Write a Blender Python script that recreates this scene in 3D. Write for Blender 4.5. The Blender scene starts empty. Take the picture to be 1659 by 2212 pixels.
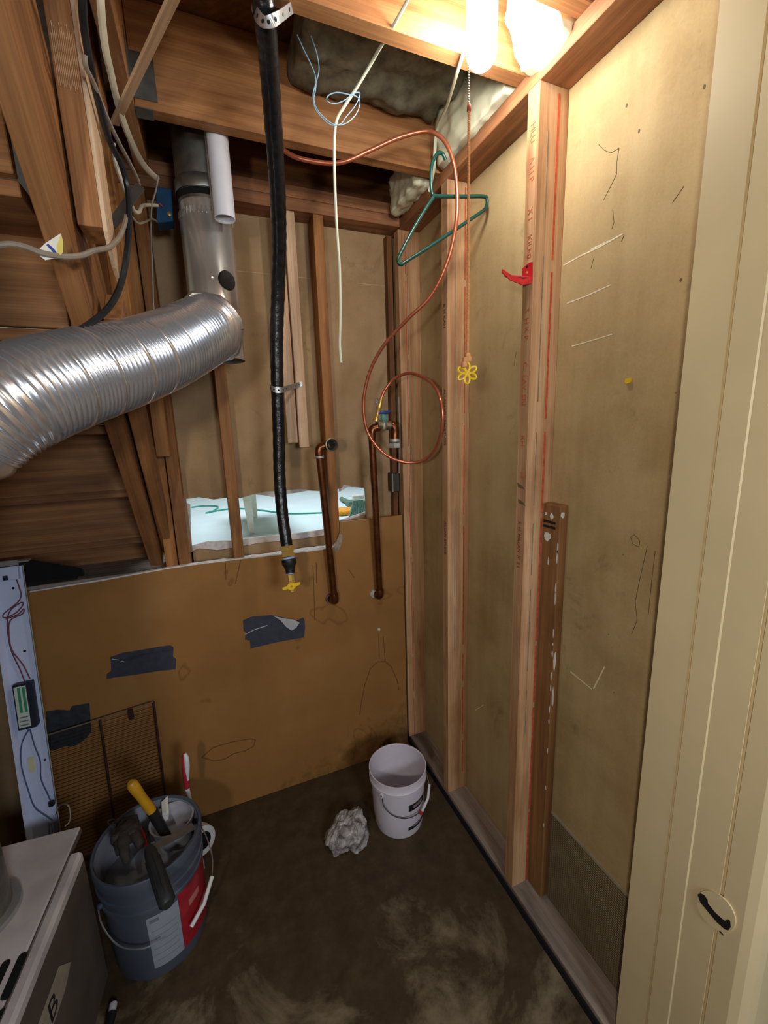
import bpy, bmesh, math, random
from mathutils import Vector, Matrix, noise
random.seed(7)
scene = bpy.context.scene
C = scene.collection

# ------------------------------------------------------------------ camera
FPX, CXP, CYP, ZC = 909.235, 829.5, 1106.0, 1.57
ax_r = Vector((0.92403381, -0.38101807, -0.03141261))     # image right, in room axes
ax_d = Vector((-0.102795, -0.16847309, -0.98033158))      # image down
ax_f = Vector((0.36823186, 0.90908858, -0.19484158))      # view axis
CAM = Vector((0, 0, ZC))
cam_d = bpy.data.cameras.new('camera'); cam = bpy.data.objects.new('camera', cam_d); C.objects.link(cam)
m = Matrix((ax_r, -ax_d, -ax_f)).transposed().to_4x4(); m.translation = CAM
cam.matrix_world = m
cam_d.sensor_fit = 'VERTICAL'; cam_d.sensor_height = 36.0; cam_d.lens = 36.0 * FPX / 2212.0
cam_d.clip_start = 0.02
scene.camera = cam

# ------------------------------------------------------------------ world, lights, exposure
w = bpy.data.worlds.new('world'); scene.world = w; w.use_nodes = True
w.node_tree.nodes['Background'].inputs[0].default_value = (0.75, 0.72, 0.66, 1)
w.node_tree.nodes['Background'].inputs[1].default_value = 0.06
def area_light(name, loc, target, size, power, col):
    l = bpy.data.lights.new(name, 'AREA'); l.energy = power; l.color = col; l.shape = 'DISK'; l.size = size
    o = bpy.data.objects.new(name, l); C.objects.link(o); o.location = loc
    o.rotation_euler = (Vector(target) - Vector(loc)).to_track_quat('-Z', 'Y').to_euler()
    return o
# warm hall light at head height behind the photographer, and the ceiling light of the room beyond the hole
area_light('hall_lamp', (-0.50, -0.45, 1.62), (0.7, 0.7, 1.3), 0.12, 9.5, (1.0, 0.93, 0.82))
area_light('hall_cool_fill', (0.50, -1.35, 1.75), (-0.35, 1.3, 0.8), 0.55, 22, (0.84, 0.91, 1.0))  # added cool fill for the dim left side, standing in for daylight
area_light('next_room_light', (0.8, 4.2, 3.2), (0.8, 4.2, 0.0), 1.6, 85, (0.86, 0.95, 1.0))
vs = scene.view_settings
vs.view_transform = 'Standard'; vs.look = 'None'; vs.gamma = 1.0; vs.use_curve_mapping = False; vs.exposure = 0.0
LAMP = 104.0

# ------------------------------------------------------------------ measuring helpers (photo point -> room point on a plane)
def ray(px, py):
    a, b = (px - CXP) / FPX, (py - CYP) / FPX
    return ax_r * a + ax_d * b + ax_f
def on(px, py, i, v):
    d = ray(px, py); t = (v - CAM[i]) / d[i]; return CAM + d * t
def QX(px, py, v): return on(px, py, 0, v)
def QY(px, py, v): return on(px, py, 1, v)
def QZ(px, py, v): return on(px, py, 2, v)
def QD(px, py, depth): return CAM + ray(px, py) * depth

# ------------------------------------------------------------------ materials
def lin(h):
    if isinstance(h, tuple): return h
    r = []
    for i in (0, 2, 4):
        v = int(h[i:i + 2], 16) / 255.0
        r.append(v / 12.92 if v <= 0.04045 else ((v + 0.055) / 1.055) ** 2.4)
    return tuple(r)
def nm(name):
    mt = bpy.data.materials.new(name); mt.use_nodes = True
    nt = mt.node_tree; b = nt.nodes['Principled BSDF']
    return mt, nt, b
def N(nt, typ, **kw):
    n = nt.nodes.new(typ)
    for k, v in kw.items():
        if k.startswith('i_'):
            key = k[2:]
            n.inputs[int(key) if key.isdigit() else key].default_value = v
        else: setattr(n, k, v)
    return n
def ramp(nt, fac, stops):
    r = N(nt, 'ShaderNodeValToRGB')
    e = r.color_ramp.elements
    while len(e) < len(stops): e.new(0.5)
    for i, (p, c) in enumerate(stops):
        e[i].position = p; e[i].color = (*lin(c), 1)
    nt.links.new(fac, r.inputs[0]); return r.outputs[0]
def mixc(nt, fac, a, b, mode='MIX'):
    n = N(nt, 'ShaderNodeMix', data_type='RGBA', blend_type=mode)
    for sock, v in ((n.inputs[0], fac), (n.inputs[6], a), (n.inputs[7], b)):
        if hasattr(v, 'type') or hasattr(v, 'is_output'): nt.links.new(v, sock)
        elif isinstance(v, (int, float)): sock.default_value = v
        else: sock.default_value = (*lin(v), 1)
    return n.outputs[2]
def coords(nt, scale=(1, 1, 1), rnd=True, obj=True):
    tc = N(nt, 'ShaderNodeTexCoord'); mp = N(nt, 'ShaderNodeMapping'); mp.inputs['Scale'].default_value = scale
    src = tc.outputs['Object']
    if rnd:
        oi = N(nt, 'ShaderNodeObjectInfo'); mu = N(nt, 'ShaderNodeMath', operation='MULTIPLY'); mu.inputs[1].default_value = 37.0
        nt.links.new(oi.outputs['Random'], mu.inputs[0])
        ad = N(nt, 'ShaderNodeVectorMath', operation='ADD')
        nt.links.new(src, ad.inputs[0]); nt.links.new(mu.outputs[0], ad.inputs[1]); src = ad.outputs[0]
    nt.links.new(src, mp.inputs[0]); return mp.outputs[0]
def noisef(nt, vec, scale, detail=4, rough=0.55, dist=0.0):
    n = N(nt, 'ShaderNodeTexNoise'); n.inputs['Scale'].default_value = scale; n.inputs['Detail'].default_value = detail
    n.inputs['Roughness'].default_value = rough; n.inputs['Distortion'].default_value = dist
    nt.links.new(vec, n.inputs['Vector']); return n.outputs['Fac']
def bump(nt, b, h, strength=0.3, dist=0.002):
    n = N(nt, 'ShaderNodeBump'); n.inputs['Strength'].default_value = strength; n.inputs['Distance'].default_value = dist
    nt.links.new(h, n.inputs['Height']); nt.links.new(n.outputs[0], b.inputs['Normal'])
def plain(name, c, rough=0.5, metal=0.0, var=0.12, nscale=30, emit=None, spec=None, bmp=0.0):
    mt, nt, b = nm(name)
    v = coords(nt); f = noisef(nt, v, nscale)
    c = lin(c)
    dk = tuple(x * (1 - var) for x in c); lt = tuple(min(1, x * (1 + var)) for x in c)
    col = ramp(nt, f, [(0.3, dk), (0.7, lt)])
    nt.links.new(col, b.inputs['Base Color'])
    b.inputs['Roughness'].default_value = rough; b.inputs['Metallic'].default_value = metal
    if spec is not None: b.inputs['Specular IOR Level'].default_value = spec
    if bmp: bump(nt, b, f, bmp)
    if emit: b.inputs['Emission Color'].default_value = (*emit[0], 1); b.inputs['Emission Strength'].default_value = emit[1]
    return mt
def wood(name, light, dark, knot='4a2f22', rough=0.6, knots=0.5, stain=None):
    mt, nt, b = nm(name)
    v = coords(nt, (1, 1, 0.06)); vk = coords(nt, (1, 1, 0.35)); vf = coords(nt, (1, 1, 0.025))
    big = noisef(nt, v, 22, 3, 0.5, 0.6); fine = noisef(nt, vf, 260, 3, 0.6)
    wv = N(nt, 'ShaderNodeTexWave', wave_type='RINGS', rings_direction='Z'); wv.inputs['Scale'].default_value = 14; wv.inputs['Distortion'].default_value = 5.0; wv.inputs['Detail'].default_value = 2.0; wv.inputs['Detail Scale'].default_value = 0.8
    nt.links.new(v, wv.inputs['Vector'])
    col = ramp(nt, big, [(0.3, dark), (0.7, light)])
    col = mixc(nt, 0.22, col, ramp(nt, wv.outputs['Fac'], [(0.2, dark), (0.8, light)]))
    f2 = ramp(nt, fine, [(0.35, (0.62, 0.56, 0.5)), (0.62, (1, 1, 1))])
    col = mixc(nt, 0.55, col, f2, 'MULTIPLY')
    vo = N(nt, 'ShaderNodeTexVoronoi'); vo.inputs['Scale'].default_value = 7.5
    nt.links.new(vk, vo.inputs['Vector'])
    kf = ramp(nt, vo.outputs['Distance'], [(0.05, (knots,) * 3), (0.13, (0, 0, 0))])
    col = mixc(nt, kf, col, knot)
    if stain:
        sv = coords(nt, (1, 1, 0.3)); sf = ramp(nt, noisef(nt, sv, 9, 4, 0.6), [(0.5, (0, 0, 0)), (0.68, (0.55,) * 3)])
        col = mixc(nt, sf, col, stain)
    nt.links.new(col, b.inputs['Base Color']); b.inputs['Roughness'].default_value = rough
    b.inputs['Specular IOR Level'].default_value = 0.3
    bump(nt, b, fine, 0.25, 0.001)
    return mt

WD = {}
WD['joist'] = wood('joist_wood', 'cc9664', '94623a', stain='6d3f22')
WD['stud'] = wood('stud_wood', 'dcb48c', 'b0835a', stain='8a5a36')
WD['old'] = wood('dim_stud_wood', 'b98248', '8a5628', stain='4e2f18')  # same framing wood, its dimmer light put into a darker colour
WD['stair'] = wood('stair_wood', 'a87648', '7a5030', stain='4a2c16')
WD['pale'] = wood('pale_lath_wood', 'e2c4a4', 'c09a76', knots=0.3)
WD['sill'] = wood('grey_weathered_sill_wood', 'b0a194', '7f7066', stain='3a3230')
WD['plate'] = wood('plate_wood', 'b98058', '7e5336', stain='5a3824')
WD['trim'] = wood('brown_stained_trim_wood', 'a3774c', '7a5434', knots=0.0, stain='5a361c')

def drywall(name, base, dark, light, streak, stain='5b4a30', vertical=True):
    mt, nt, b = nm(name)
    v = coords(nt, (1, 1, 1), rnd=False); vs_ = coords(nt, (1, 1, 0.08), rnd=False)
    f = noisef(nt, v, 3.0, 6, 0.6); g = noisef(nt, vs_, 14, 4, 0.6); fn = noisef(nt, v, 220, 2, 0.5)
    col = ramp(nt, f, [(0.3, dark), (0.5, base), (0.72, light)])
    col = mixc(nt, streak, col, ramp(nt, g, [(0.35, dark), (0.65, light)]))
    st = ramp(nt, noisef(nt, v, 5.5, 8, 0.7, 0.8), [(0.60, (0, 0, 0)), (0.74, (0.5,) * 3)])
    col = mixc(nt, st, col, stain)
    vo = N(nt, 'ShaderNodeTexVoronoi'); vo.inputs['Scale'].default_value = 14; nt.links.new(v, vo.inputs['Vector'])
    sp = ramp(nt, vo.outputs['Distance'], [(0.018, (0.6,) * 3), (0.035, (0, 0, 0))])
    col = mixc(nt, sp, col, '3d3222')
    col = mixc(nt, 0.25, col, ramp(nt, fn, [(0.3, (0.7, 0.7, 0.7)), (0.7, (1, 1, 1))]), 'MULTIPLY')
    nt.links.new(col, b.inputs['Base Color']); b.inputs['Roughness'].default_value = 0.75; b.inputs['Specular IOR Level'].default_value = 0.25
    bump(nt, b, fn, 0.1, 0.0006)
    return mt
M_DRYR = drywall('olive_drywall_paper', 'bfa67a', 'a2875a', 'cfb98c', 0.22)
M_DRYB = drywall('brown_drywall_back_paper', 'a98a64', '927450', 'b89a76', 0.12)
M_GYP = plain('white_gypsum', 'd9d3cf', 0.9, var=0.15, nscale=60, bmp=0.3)

def board_mat():
    mt, nt, b = nm('brown_painted_board')
    v = coords(nt, rnd=False)
    f = noisef(nt, v, 2.2, 5, 0.6); fn = noisef(nt, v, 160, 2)
    col = ramp(nt, f, [(0.3, '8c6234'), (0.55, '9a6e3c'), (0.75, 'a67d4c')])
    # dark damp band with a ragged top near the floor to the right, and tea-coloured water marks
    sx = N(nt, 'ShaderNodeSeparateXYZ'); tc = N(nt, 'ShaderNodeTexCoord'); nt.links.new(tc.outputs['Object'], sx.inputs[0])
    def mth(op, a, bb):
        n = N(nt, 'ShaderNodeMath', operation=op)
        for i, q in enumerate((a, bb)):
            if isinstance(q, (int, float)): n.inputs[i].default_value = q
            else: nt.links.new(q, n.inputs[i])
        return n.outputs[0]
    h = mth('SUBTRACT', mth('MULTIPLY', mth('SUBTRACT', sx.outputs[0], 0.05), 0.45), sx.outputs[2])
    h = mth('ADD', h, mth('MULTIPLY', mth('SUBTRACT', noisef(nt, v, 16, 6, 0.7), 0.5), 0.55))
    damp = ramp(nt, h, [(0.0, (0, 0, 0)), (0.25, (0.75,) * 3)])
    col = mixc(nt, damp, col, '4a3015')
    st = N(nt, 'ShaderNodeMath', operation='PINGPONG'); nt.links.new(noisef(nt, v, 3.4, 3, 0.5, 0.4), st.inputs[0]); st.inputs[1].default_value = 0.33
    ring = ramp(nt, st.outputs[0], [(0.0, (0.5,) * 3), (0.012, (0, 0, 0))])
    col = mixc(nt, ring, col, '6b4520')
    nt.links.new(col, b.inputs['Base Color']); b.inputs['Roughness'].default_value = 0.7; b.inputs['Specular IOR Level'].default_value = 0.25
    bump(nt, b, fn, 0.12, 0.0008)
    return mt
M_BOARD = board_mat()

def floor_mat():
    mt, nt, b = nm('damp_concrete')
    v = coords(nt, rnd=False)
    f = noisef(nt, v, 3.2, 9, 0.68, 0.5); g = noisef(nt, v, 14, 8, 0.7); fn = noisef(nt, v, 120, 3)
    base = ramp(nt, g, [(0.3, '392c1b'), (0.55, '4a3b28'), (0.75, '5a4a35')])
    # dry pale patches towards the doorway
    sx = N(nt, 'ShaderNodeSeparateXYZ'); tc = N(nt, 'ShaderNodeTexCoord'); nt.links.new(tc.outputs['Object'], sx.inputs[0])
    mr = N(nt, 'ShaderNodeMapRange'); mr.inputs[1].default_value = 1.2; mr.inputs[2].default_value = 0.75; mr.inputs[3].default_value = -0.13; mr.inputs[4].default_value = 0.09
    nt.links.new(sx.outputs[1], mr.inputs[0])
    mr2 = N(nt, 'ShaderNodeMapRange'); mr2.inputs[1].default_value = 0.25; mr2.inputs[2].default_value = -0.2; mr2.inputs[3].default_value = 0.0; mr2.inputs[4].default_value = 0.12
    nt.links.new(sx.outputs[0], mr2.inputs[0])
    a = N(nt, 'ShaderNodeMath', operation='ADD'); nt.links.new(f, a.inputs[0]); nt.links.new(mr.outputs[0], a.inputs[1])
    a2 = N(nt, 'ShaderNodeMath', operation='ADD'); nt.links.new(a.outputs[0], a2.inputs[0]); nt.links.new(mr2.outputs[0], a2.inputs[1])
    pf = ramp(nt, a2.outputs[0], [(0.55, (0, 0, 0)), (0.68, (0.7,) * 3)])
    col = mixc(nt, pf, base, '8f8168')
    nt.links.new(col, b.inputs['Base Color']); b.inputs['Roughness'].default_value = 0.62; b.inputs['Specular IOR Level'].default_value = 0.35
    bump(nt, b, fn, 0.25, 0.002)
    return mt
M_FLOOR = floor_mat()

M_FOAM = plain('cream_spray_foam', 'e6e4c6', 0.55, var=0.12, nscale=18, bmp=0.4)
M_BATT = plain('grey_fibreglass', '6e6a5a', 0.95, var=0.5, nscale=26, bmp=0.8)
M_SUB = wood('dark_subfloor_wood', '8a5c36', '5f3b20', stain='3a2414')
M_JAMB = plain('cream_painted_jamb', 'deca9f', 0.45, var=0.05, nscale=6)
M_GALV = plain('dull_galvanised_steel', '8f9089', 0.42, 0.85, var=0.3, nscale=22)
M_SHINY = plain('bright_galvanised_steel', 'dcdad4', 0.27, 0.75, var=0.1, nscale=9)
M_FOIL = plain('flexible_duct_aluminium', 'dfe2ea', 0.22, 0.85, var=0.02, nscale=12)
M_TAPEFOIL = plain('foil_tape', 'd9d9d9', 0.3, 0.9, var=0.15, nscale=60, bmp=0.7)
M_PVC = plain('white_pvc', 'e4e6ee', 0.35, var=0.03)
M_BLACK = plain('black_hose_rubber', '17171a', 0.28, var=0.35, nscale=60, bmp=0.9)
M_BLKP = plain('black_plastic', '1c1c1f', 0.45, var=0.2)
M_BRASS = plain('brass', 'd8b262', 0.3, 0.6, var=0.1)
M_YEL = plain('yellow_plastic', 'eec41c', 0.4, var=0.06)
M_BLUE = plain('pale_blue_tape', '9fbbe6', 0.5, var=0.1)
M_COPD = plain('aged_copper', '7a4a2c', 0.32, 0.85, var=0.4, nscale=25)
M_COPT = plain('bare_copper_tubing', 'd07a5c', 0.3, 0.75, var=0.12)
M_SOLD = plain('grey_corroded_brass', '8a7d68', 0.45, 0.7, var=0.35, nscale=70)
M_NUT = plain('pale_grey_nut', 'b9b8b0', 0.45, 0.4, var=0.15)
M_VERD = plain('verdigris_bronze', '6aa294', 0.6, 0.2, var=0.3, nscale=90)
M_BLUH = plain('blue_handle_paint', '27408a', 0.4, var=0.25)
M_GRN = plain('dark_green_plastic', '0f453d', 0.3, var=0.1)
M_RED = plain('red_paint', 'c8212a', 0.35, var=0.1)
M_ROPE = plain('tan_cord', 'd99a62', 0.7, var=0.15, nscale=90)
M_BEAD = plain('nickel_bead_chain', 'd8d8d8', 0.25, 0.9)
M_CABW = plain('cream_cable_sheath', 'cfc6ae', 0.5, var=0.08)
M_CORD = plain('pale_cord', 'd9dcc4', 0.5, var=0.05)
M_CABG = plain('grey_cable_sheath', '8b8072', 0.55, var=0.15)
M_CABB = plain('black_cable_sheath', '1d2024', 0.35, var=0.2)
M_BLUW = plain('light_blue_wire', '7fa0b4', 0.45, var=0.1)
M_PAPER = plain('white_paper', 'e7e6dc', 0.8, var=0.04)
M_INK = plain('blue_ink', '2b3c8c', 0.7)
M_YPAP = plain('yellow_paper', 'e3d26a', 0.8)
M_BOXB = plain('blue_box_plastic', '174f78', 0.45, var=0.15)
M_STEEL = plain('galvanised_strap', 'b4b6b6', 0.4, 0.7, var=0.15)
M_DKST = plain('dark_grey_steel', '4b4742', 0.5, 0.5, var=0.2)
M_FIXT = plain('bluish_white_enamel', 'c9d2ee', 0.35, var=0.04)
M_FIXE = plain('worn_cream_enamel', 'a8a594', 0.5, var=0.12)
M_BALL = plain('dark_blue_ballast', '1a2030', 0.5, var=0.2)
M_LABW = plain('off_white_label', 'c4ccc4', 0.6, var=0.05)
M_LABG = plain('green_print', '2f8a62', 0.6, var=0.1)
M_WIRR = plain('maroon_wire', '6c3a44', 0.5)
M_WIRG = plain('slate_wire', '4c5878', 0.5)
M_TAPE = plain('grey_duct_tape', '3f4150', 0.42, 0.15, var=0.18, nscale=40, bmp=0.4)
M_TAPEB = plain('dirty_black_duct_tape', '2c3038', 0.6, var=0.35, nscale=40, bmp=0.6)
M_TAPEL = plain('pale_tape_backing', 'b9b8bd', 0.5, var=0.1)
M_RUST = plain('dark_rusty_wire', '3d2522', 0.6, 0.3, var=0.3)
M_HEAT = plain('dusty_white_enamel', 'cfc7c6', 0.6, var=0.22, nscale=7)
M_HEATS = plain('shaded_cabinet_side', '5f5349', 0.7, var=0.2, nscale=9)  # white cabinet's side painted dark brown to carry its shade
M_HOLE = plain('black_void', '060607', 0.9)
M_BKTG = plain('grey_bucket_plastic', '4d5462', 0.42, var=0.1, nscale=8)
M_BKTI = plain('dusty_lit_bucket_inside', '8b8e98', 0.6, var=0.25, nscale=9)  # dust, plus the light falling inside painted in as paler grey
M_BKTW = plain('white_bucket_plastic', 'd8d2dc', 0.42, var=0.03)
M_LABR = plain('red_label', 'a3202a', 0.4, var=0.15)
M_LABP = plain('pale_grey_label', '9298a6', 0.5, var=0.05)
M_GREY = plain('grey_print', '6f747c', 0.6)
M_WHITE = plain('white_plastic', 'dcdce0', 0.4)
M_GRIPB = plain('black_rubber_grip', '24272a', 0.5, var=0.2)
M_GRIPY = plain('mustard_handle_plastic', 'd09a1e', 0.45, var=0.12)
M_GLOVE = plain('dark_oily_rag', '3b352f', 0.9, var=0.4, nscale=40, bmp=0.7)
M_BLADE = plain('dull_blade_steel', '76746f', 0.45, 0.6, var=0.2)
M_CRIM = plain('crimson_plastic', 'b02a3c', 0.35)
M_TEXTR = plain('red_stud_ink', 'b9623f', 0.8, var=0.3, nscale=200)
M_TEXTD = plain('dark_stud_ink', '6f3f28', 0.8, var=0.3, nscale=200)
M_LINER = plain('red_stud_line', 'c05030', 0.8, var=0.35, nscale=60)
M_LINEG = plain('grey_stud_line', '7d6f58', 0.8, var=0.3, nscale=60)
M_SCUFF = plain('pale_scuff', 'ece2c4', 0.8, var=0.2, nscale=200)
M_DARKM = plain('dark_scratch', '6b5a3c', 0.8, var=0.2, nscale=200)
M_PAINT = plain('white_paint_chip', 'd9d8d4', 0.6)
M_MESH = plain('grey_wire_mesh', '777068', 0.5, 0.4)
M_NEXTF = plain('pale_blue_white_floor', 'cfe0e6', 0.6, var=0.06, nscale=3)
M_NEXTW = plain('cream_next_room_wall', 'd8c9b0', 0.8, var=0.05)
M_HOSEG = plain('green_hose_rubber', '2f9a86', 0.4)
M_STOOL = plain('cream_white_plastic', 'e8ead8', 0.4)
M_GLOVO = plain('orange_work_glove', 'e29a2c', 0.8, var=0.2, nscale=60)
M_BROOM = plain('green_broom_bristle', '74988a', 0.7, var=0.4, nscale=120)
M_BRGRN = plain('dull_green_tool', '5f7a68', 0.6, var=0.2)
M_GLASS = None

# ------------------------------------------------------------------ mesh helpers
WO = {}                              # room position of each object's origin
def worig(p): return WO[p.name].copy() if p else Vector((0, 0, 0))
class MB:
    def __init__(s): s.v = []; s.f = []
    def add(s, vs, fs):
        o = len(s.v); s.v += [Vector(q) for q in vs]; s.f += [[o + i for i in f] for f in fs]; return s
    def box(s, a, b, mat=None):
        (x0, y0, z0), (x1, y1, z1) = a, b
        vs = [Vector(q) for q in ((x0, y0, z0), (x1, y0, z0), (x1, y1, z0), (x0, y1, z0), (x0, y0, z1), (x1, y0, z1), (x1, y1, z1), (x0, y1, z1))]
        if mat: vs = [mat @ q for q in vs]
        return s.add(vs, [(0, 3, 2, 1), (4, 5, 6, 7), (0, 1, 5, 4), (1, 2, 6, 5), (2, 3, 7, 6), (3, 0, 4, 7)])
    def tube(s, pts, r, seg=10, cap=True, flat=None, ref=None):
        pts = [Vector(p) for p in pts]; n = len(pts); rs = r if isinstance(r, (list, tuple)) else [r] * n
        t0 = (pts[1] - pts[0]).normalized()
        nrm = Vector(ref) if ref is not None else t0.orthogonal()
        vs = []
        for i, p in enumerate(pts):
            t = (pts[min(i + 1, n - 1)] - pts[max(i - 1, 0)]).normalized()
            nrm = (nrm - t * nrm.dot(t)).normalized(); bi = t.cross(nrm)
            for k in range(seg):
                a = 2 * math.pi * k / seg
                vs.append(p + (nrm * math.cos(a) + bi * (math.sin(a) * (flat or 1.0))) * rs[i])
        fs = [[i * seg + k, i * seg + (k + 1) % seg, (i + 1) * seg + (k + 1) % seg, (i + 1) * seg + k] for i in range(n - 1) for k in range(seg)]
        if cap: fs += [list(range(seg))[::-1], [(n - 1) * seg + k for k in range(seg)]]
        return s.add(vs, fs)
    def lathe(s, prof, seg=32, mat=None, cap=False):
        vs = []; n = len(prof)
        for r, z in prof:
            for k in range(seg):
                a = 2 * math.pi * k / seg; q = Vector((r * math.cos(a), r * math.sin(a), z)); vs.append(mat @ q if mat else q)
        fs = [[i * seg + k, i * seg + (k + 1) % seg, (i + 1) * seg + (k + 1) % seg, (i + 1) * seg + k] for i in range(n - 1) for k in range(seg)]
        if cap: fs += [list(range(seg))[::-1], [(n - 1) * seg + k for k in range(seg)]]
        return s.add(vs, fs)
    def prism(s, poly, ext):            # poly: list of 3D points, ext: vector
        n = len(poly); e = Vector(ext)
        vs = [Vector(p) for p in poly] + [Vector(p) + e for p in poly]
        fs = [list(range(n)), list(range(n, 2 * n))[::-1]] + [[(i + 1) % n, i, n + i, n + (i + 1) % n] for i in range(n)]
        return s.add(vs, fs)
    def build(s, name, mat, parent=None, smooth=False, bevel=0.0, origin=None):
        me = bpy.data.meshes.new(name)
        o = Vector(origin) if origin is not None else worig(parent)
        me.from_pydata([q - o for q in s.v], [], s.f)
        bm = bmesh.new(); bm.from_mesh(me)
        big = [f for f in bm.faces if len(f.verts) > 4]
        if bevel: bmesh.ops.bevel(bm, geom=[e for e in bm.edges], offset=bevel, segments=1, affect='EDGES')
        big = [f for f in bm.faces if len(f.verts) > 8]
        if big: bmesh.ops.triangulate(bm, faces=big, ngon_method='EAR_CLIP')
        bmesh.ops.recalc_face_normals(bm, faces=bm.faces); bm.to_mesh(me); bm.free()
        if smooth:
            for p in me.polygons: p.use_smooth = True
            try: me.set_sharp_from_angle(angle=math.radians(40))
            except Exception: pass
        me.materials.append(mat)
        ob = bpy.data.objects.new(name, me); C.objects.link(ob)
        WO[ob.name] = o.copy()
        if parent: ob.parent = parent
        ob.location = o - worig(parent)
        return ob
def thing(name, label, cat, loc, group=None):
    o = bpy.data.objects.new(name, None); C.objects.link(o); o.location = loc; o.empty_display_size = 0.05
    WO[o.name] = Vector(loc)
    o['label'] = label; o['category'] = cat
    if group: o['group'] = group
    return o
def tag(o, label, cat, group=None):
    o['label'] = label; o['category'] = cat
    if group: o['group'] = group
    return o
def lab(o, l): o['label'] = l; return o
def struct(o, label=None):
    o['kind'] = 'structure'
    if label: o['label'] = label
    return o
def spl(pts, n=8):
    pts = [Vector(p) for p in pts]; out = []
    for i in range(len(pts) - 1):
        p0, p1, p2, p3 = pts[max(i - 1, 0)], pts[i], pts[i + 1], pts[min(i + 2, len(pts) - 1)]
        for k in range(n):
            t = k / n
            out.append(0.5 * ((2 * p1) + (p2 - p0) * t + (2 * p0 - 5 * p1 + 4 * p2 - p3) * t * t + (3 * p1 - p0 - 3 * p2 + p3) * t ** 3))
    out.append(pts[-1]); return out
def orient(o, t, up=(0, 0, 1)):     # frame at o with local Z along t
    z = Vector(t).normalized(); u = Vector(up)
    if abs(z.dot(u)) > 0.95: u = Vector((1, 0, 0))
    x = u.cross(z).normalized(); y = z.cross(x)
    mm = Matrix((x, y, z)).transposed().to_4x4(); mm.translation = Vector(o); return mm
def beam(name, a, b, axis, mat, parent, bevel=0.0015):
    # axis aligned board; local Z runs along the grain
    a, b = Vector(a), Vector(b); c = (a + b) / 2; s = b - a
    cols = {'x': ((0, 1, 0), (0, 0, 1), (1, 0, 0)), 'y': ((0, 0, 1), (1, 0, 0), (0, 1, 0)), 'z': ((1, 0, 0), (0, 1, 0), (0, 0, 1))}[axis]
    rot = Matrix(cols).transposed()
    h = [abs(s.dot(Vector(q))) / 2 for q in cols]
    mb = MB().box((-h[0], -h[1], -h[2]), (h[0], h[1], h[2]))
    o = mb.build(name, mat, None, bevel=bevel)
    mm = rot.to_4x4(); mm.translation = c
    if parent:
        o.parent = parent; mm.translation = c - worig(parent)
    o.location = mm.translation; o.rotation_euler = mm.to_euler(); WO[o.name] = c.copy()
    return o
def beam2(name, p0, p1, xdir, wx, wy, mat, parent, bevel=0.0015, off=(0, 0)):
    # sloped board from p0 to p1, xdir: direction of its width wx; off shifts its section
    p0, p1 = Vector(p0), Vector(p1); z = (p1 - p0).normalized(); x = Vector(xdir); x = (x - z * x.dot(z)).normalized(); y = z.cross(x)
    L = (p1 - p0).length
    mb = MB().box((-wx / 2 + off[0], -wy / 2 + off[1], -L / 2), (wx / 2 + off[0], wy / 2 + off[1], L / 2))
    o = mb.build(name, mat, None, bevel=bevel)
    mm = Matrix((x, y, z)).transposed().to_4x4(); mm.translation = (p0 + p1) / 2
    if parent: o.parent = parent; mm.translation -= worig(parent)
    o.location = mm.translation; o.rotation_euler = mm.to_euler()
    return o
def blob(name, a, b, mat, parent=None, n=14, rnd=0.35, amp=0.012, fs=14, seed=0.0, skew=None):
    # lumpy rounded mass inside the box a..b
    a, b = Vector(a), Vector(b); c = (a + b) / 2; h = (b - a) / 2
    bm = bmesh.new(); bmesh.ops.create_cube(bm, size=2.0)
    bmesh.ops.subdivide_edges(bm, edges=bm.edges[:], cuts=n, use_grid_fill=True)
    for v in bm.verts:
        q = v.co.copy(); s = q.normalized() * max(1.0, 1.0)
        q = q.lerp(s * 1.08, rnd)
        p = Vector((c.x + q.x * h.x, c.y + q.y * h.y, c.z + q.z * h.z))
        nn = Vector((q.x / max(h.x, 1e-4), q.y / max(h.y, 1e-4), q.z / max(h.z, 1e-4))).normalized()
        sp = p * fs + Vector((seed, seed * 2, seed * 3))
        d = noise.noise(sp) + 0.5 * noise.noise(sp * 2.3) + 0.25 * noise.noise(sp * 5)
        p += nn * d * amp
        if skew: p = skew(p, q)
        v.co = p
    me = bpy.data.meshes.new(name); bm.to_mesh(me); bm.free()
    o0 = worig(parent) if parent else c
    for v in me.vertices: v.co -= o0
    for p in me.polygons: p.use_smooth = True
    me.materials.append(mat); o = bpy.data.objects.new(name, me); C.objects.link(o)
    WO[o.name] = o0.copy()
    if parent: o.parent = parent
    else: o.location = c
    return o
def text(body, size, origin, xdir, ydir, mat, parent, name='lettering', depth=0.0003):
    cu = bpy.data.curves.new('t', 'FONT'); cu.body = body; cu.size = size; cu.extrude = depth; cu.resolution_u = 2
    ob = bpy.data.objects.new('t', cu); C.objects.link(ob)
    bpy.context.view_layer.update()
    me = bpy.data.meshes.new_from_object(ob.evaluated_get(bpy.context.evaluated_depsgraph_get()))
    bpy.data.objects.remove(ob); bpy.data.curves.remove(cu)
    me.materials.clear(); me.materials.append(mat)
    x = Vector(xdir).normalized(); y = Vector(ydir).normalized(); z = x.cross(y)
    mm = Matrix((x, y, z)).transposed().to_4x4(); mm.translation = Vector(origin)
    o0 = worig(parent)
    for v in me.vertices: v.co = mm @ v.co - o0
    o = bpy.data.objects.new(name, me); C.objects.link(o)
    if parent:
        o.parent = parent
    return o
def attach(o, parent):
    # parent an object built in room coordinates to a rotated board without moving it
    bpy.context.view_layer.update()
    mw = o.matrix_world.copy(); o.parent = parent; o.matrix_parent_inverse = parent.matrix_world.inverted(); o.matrix_world = mw

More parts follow.
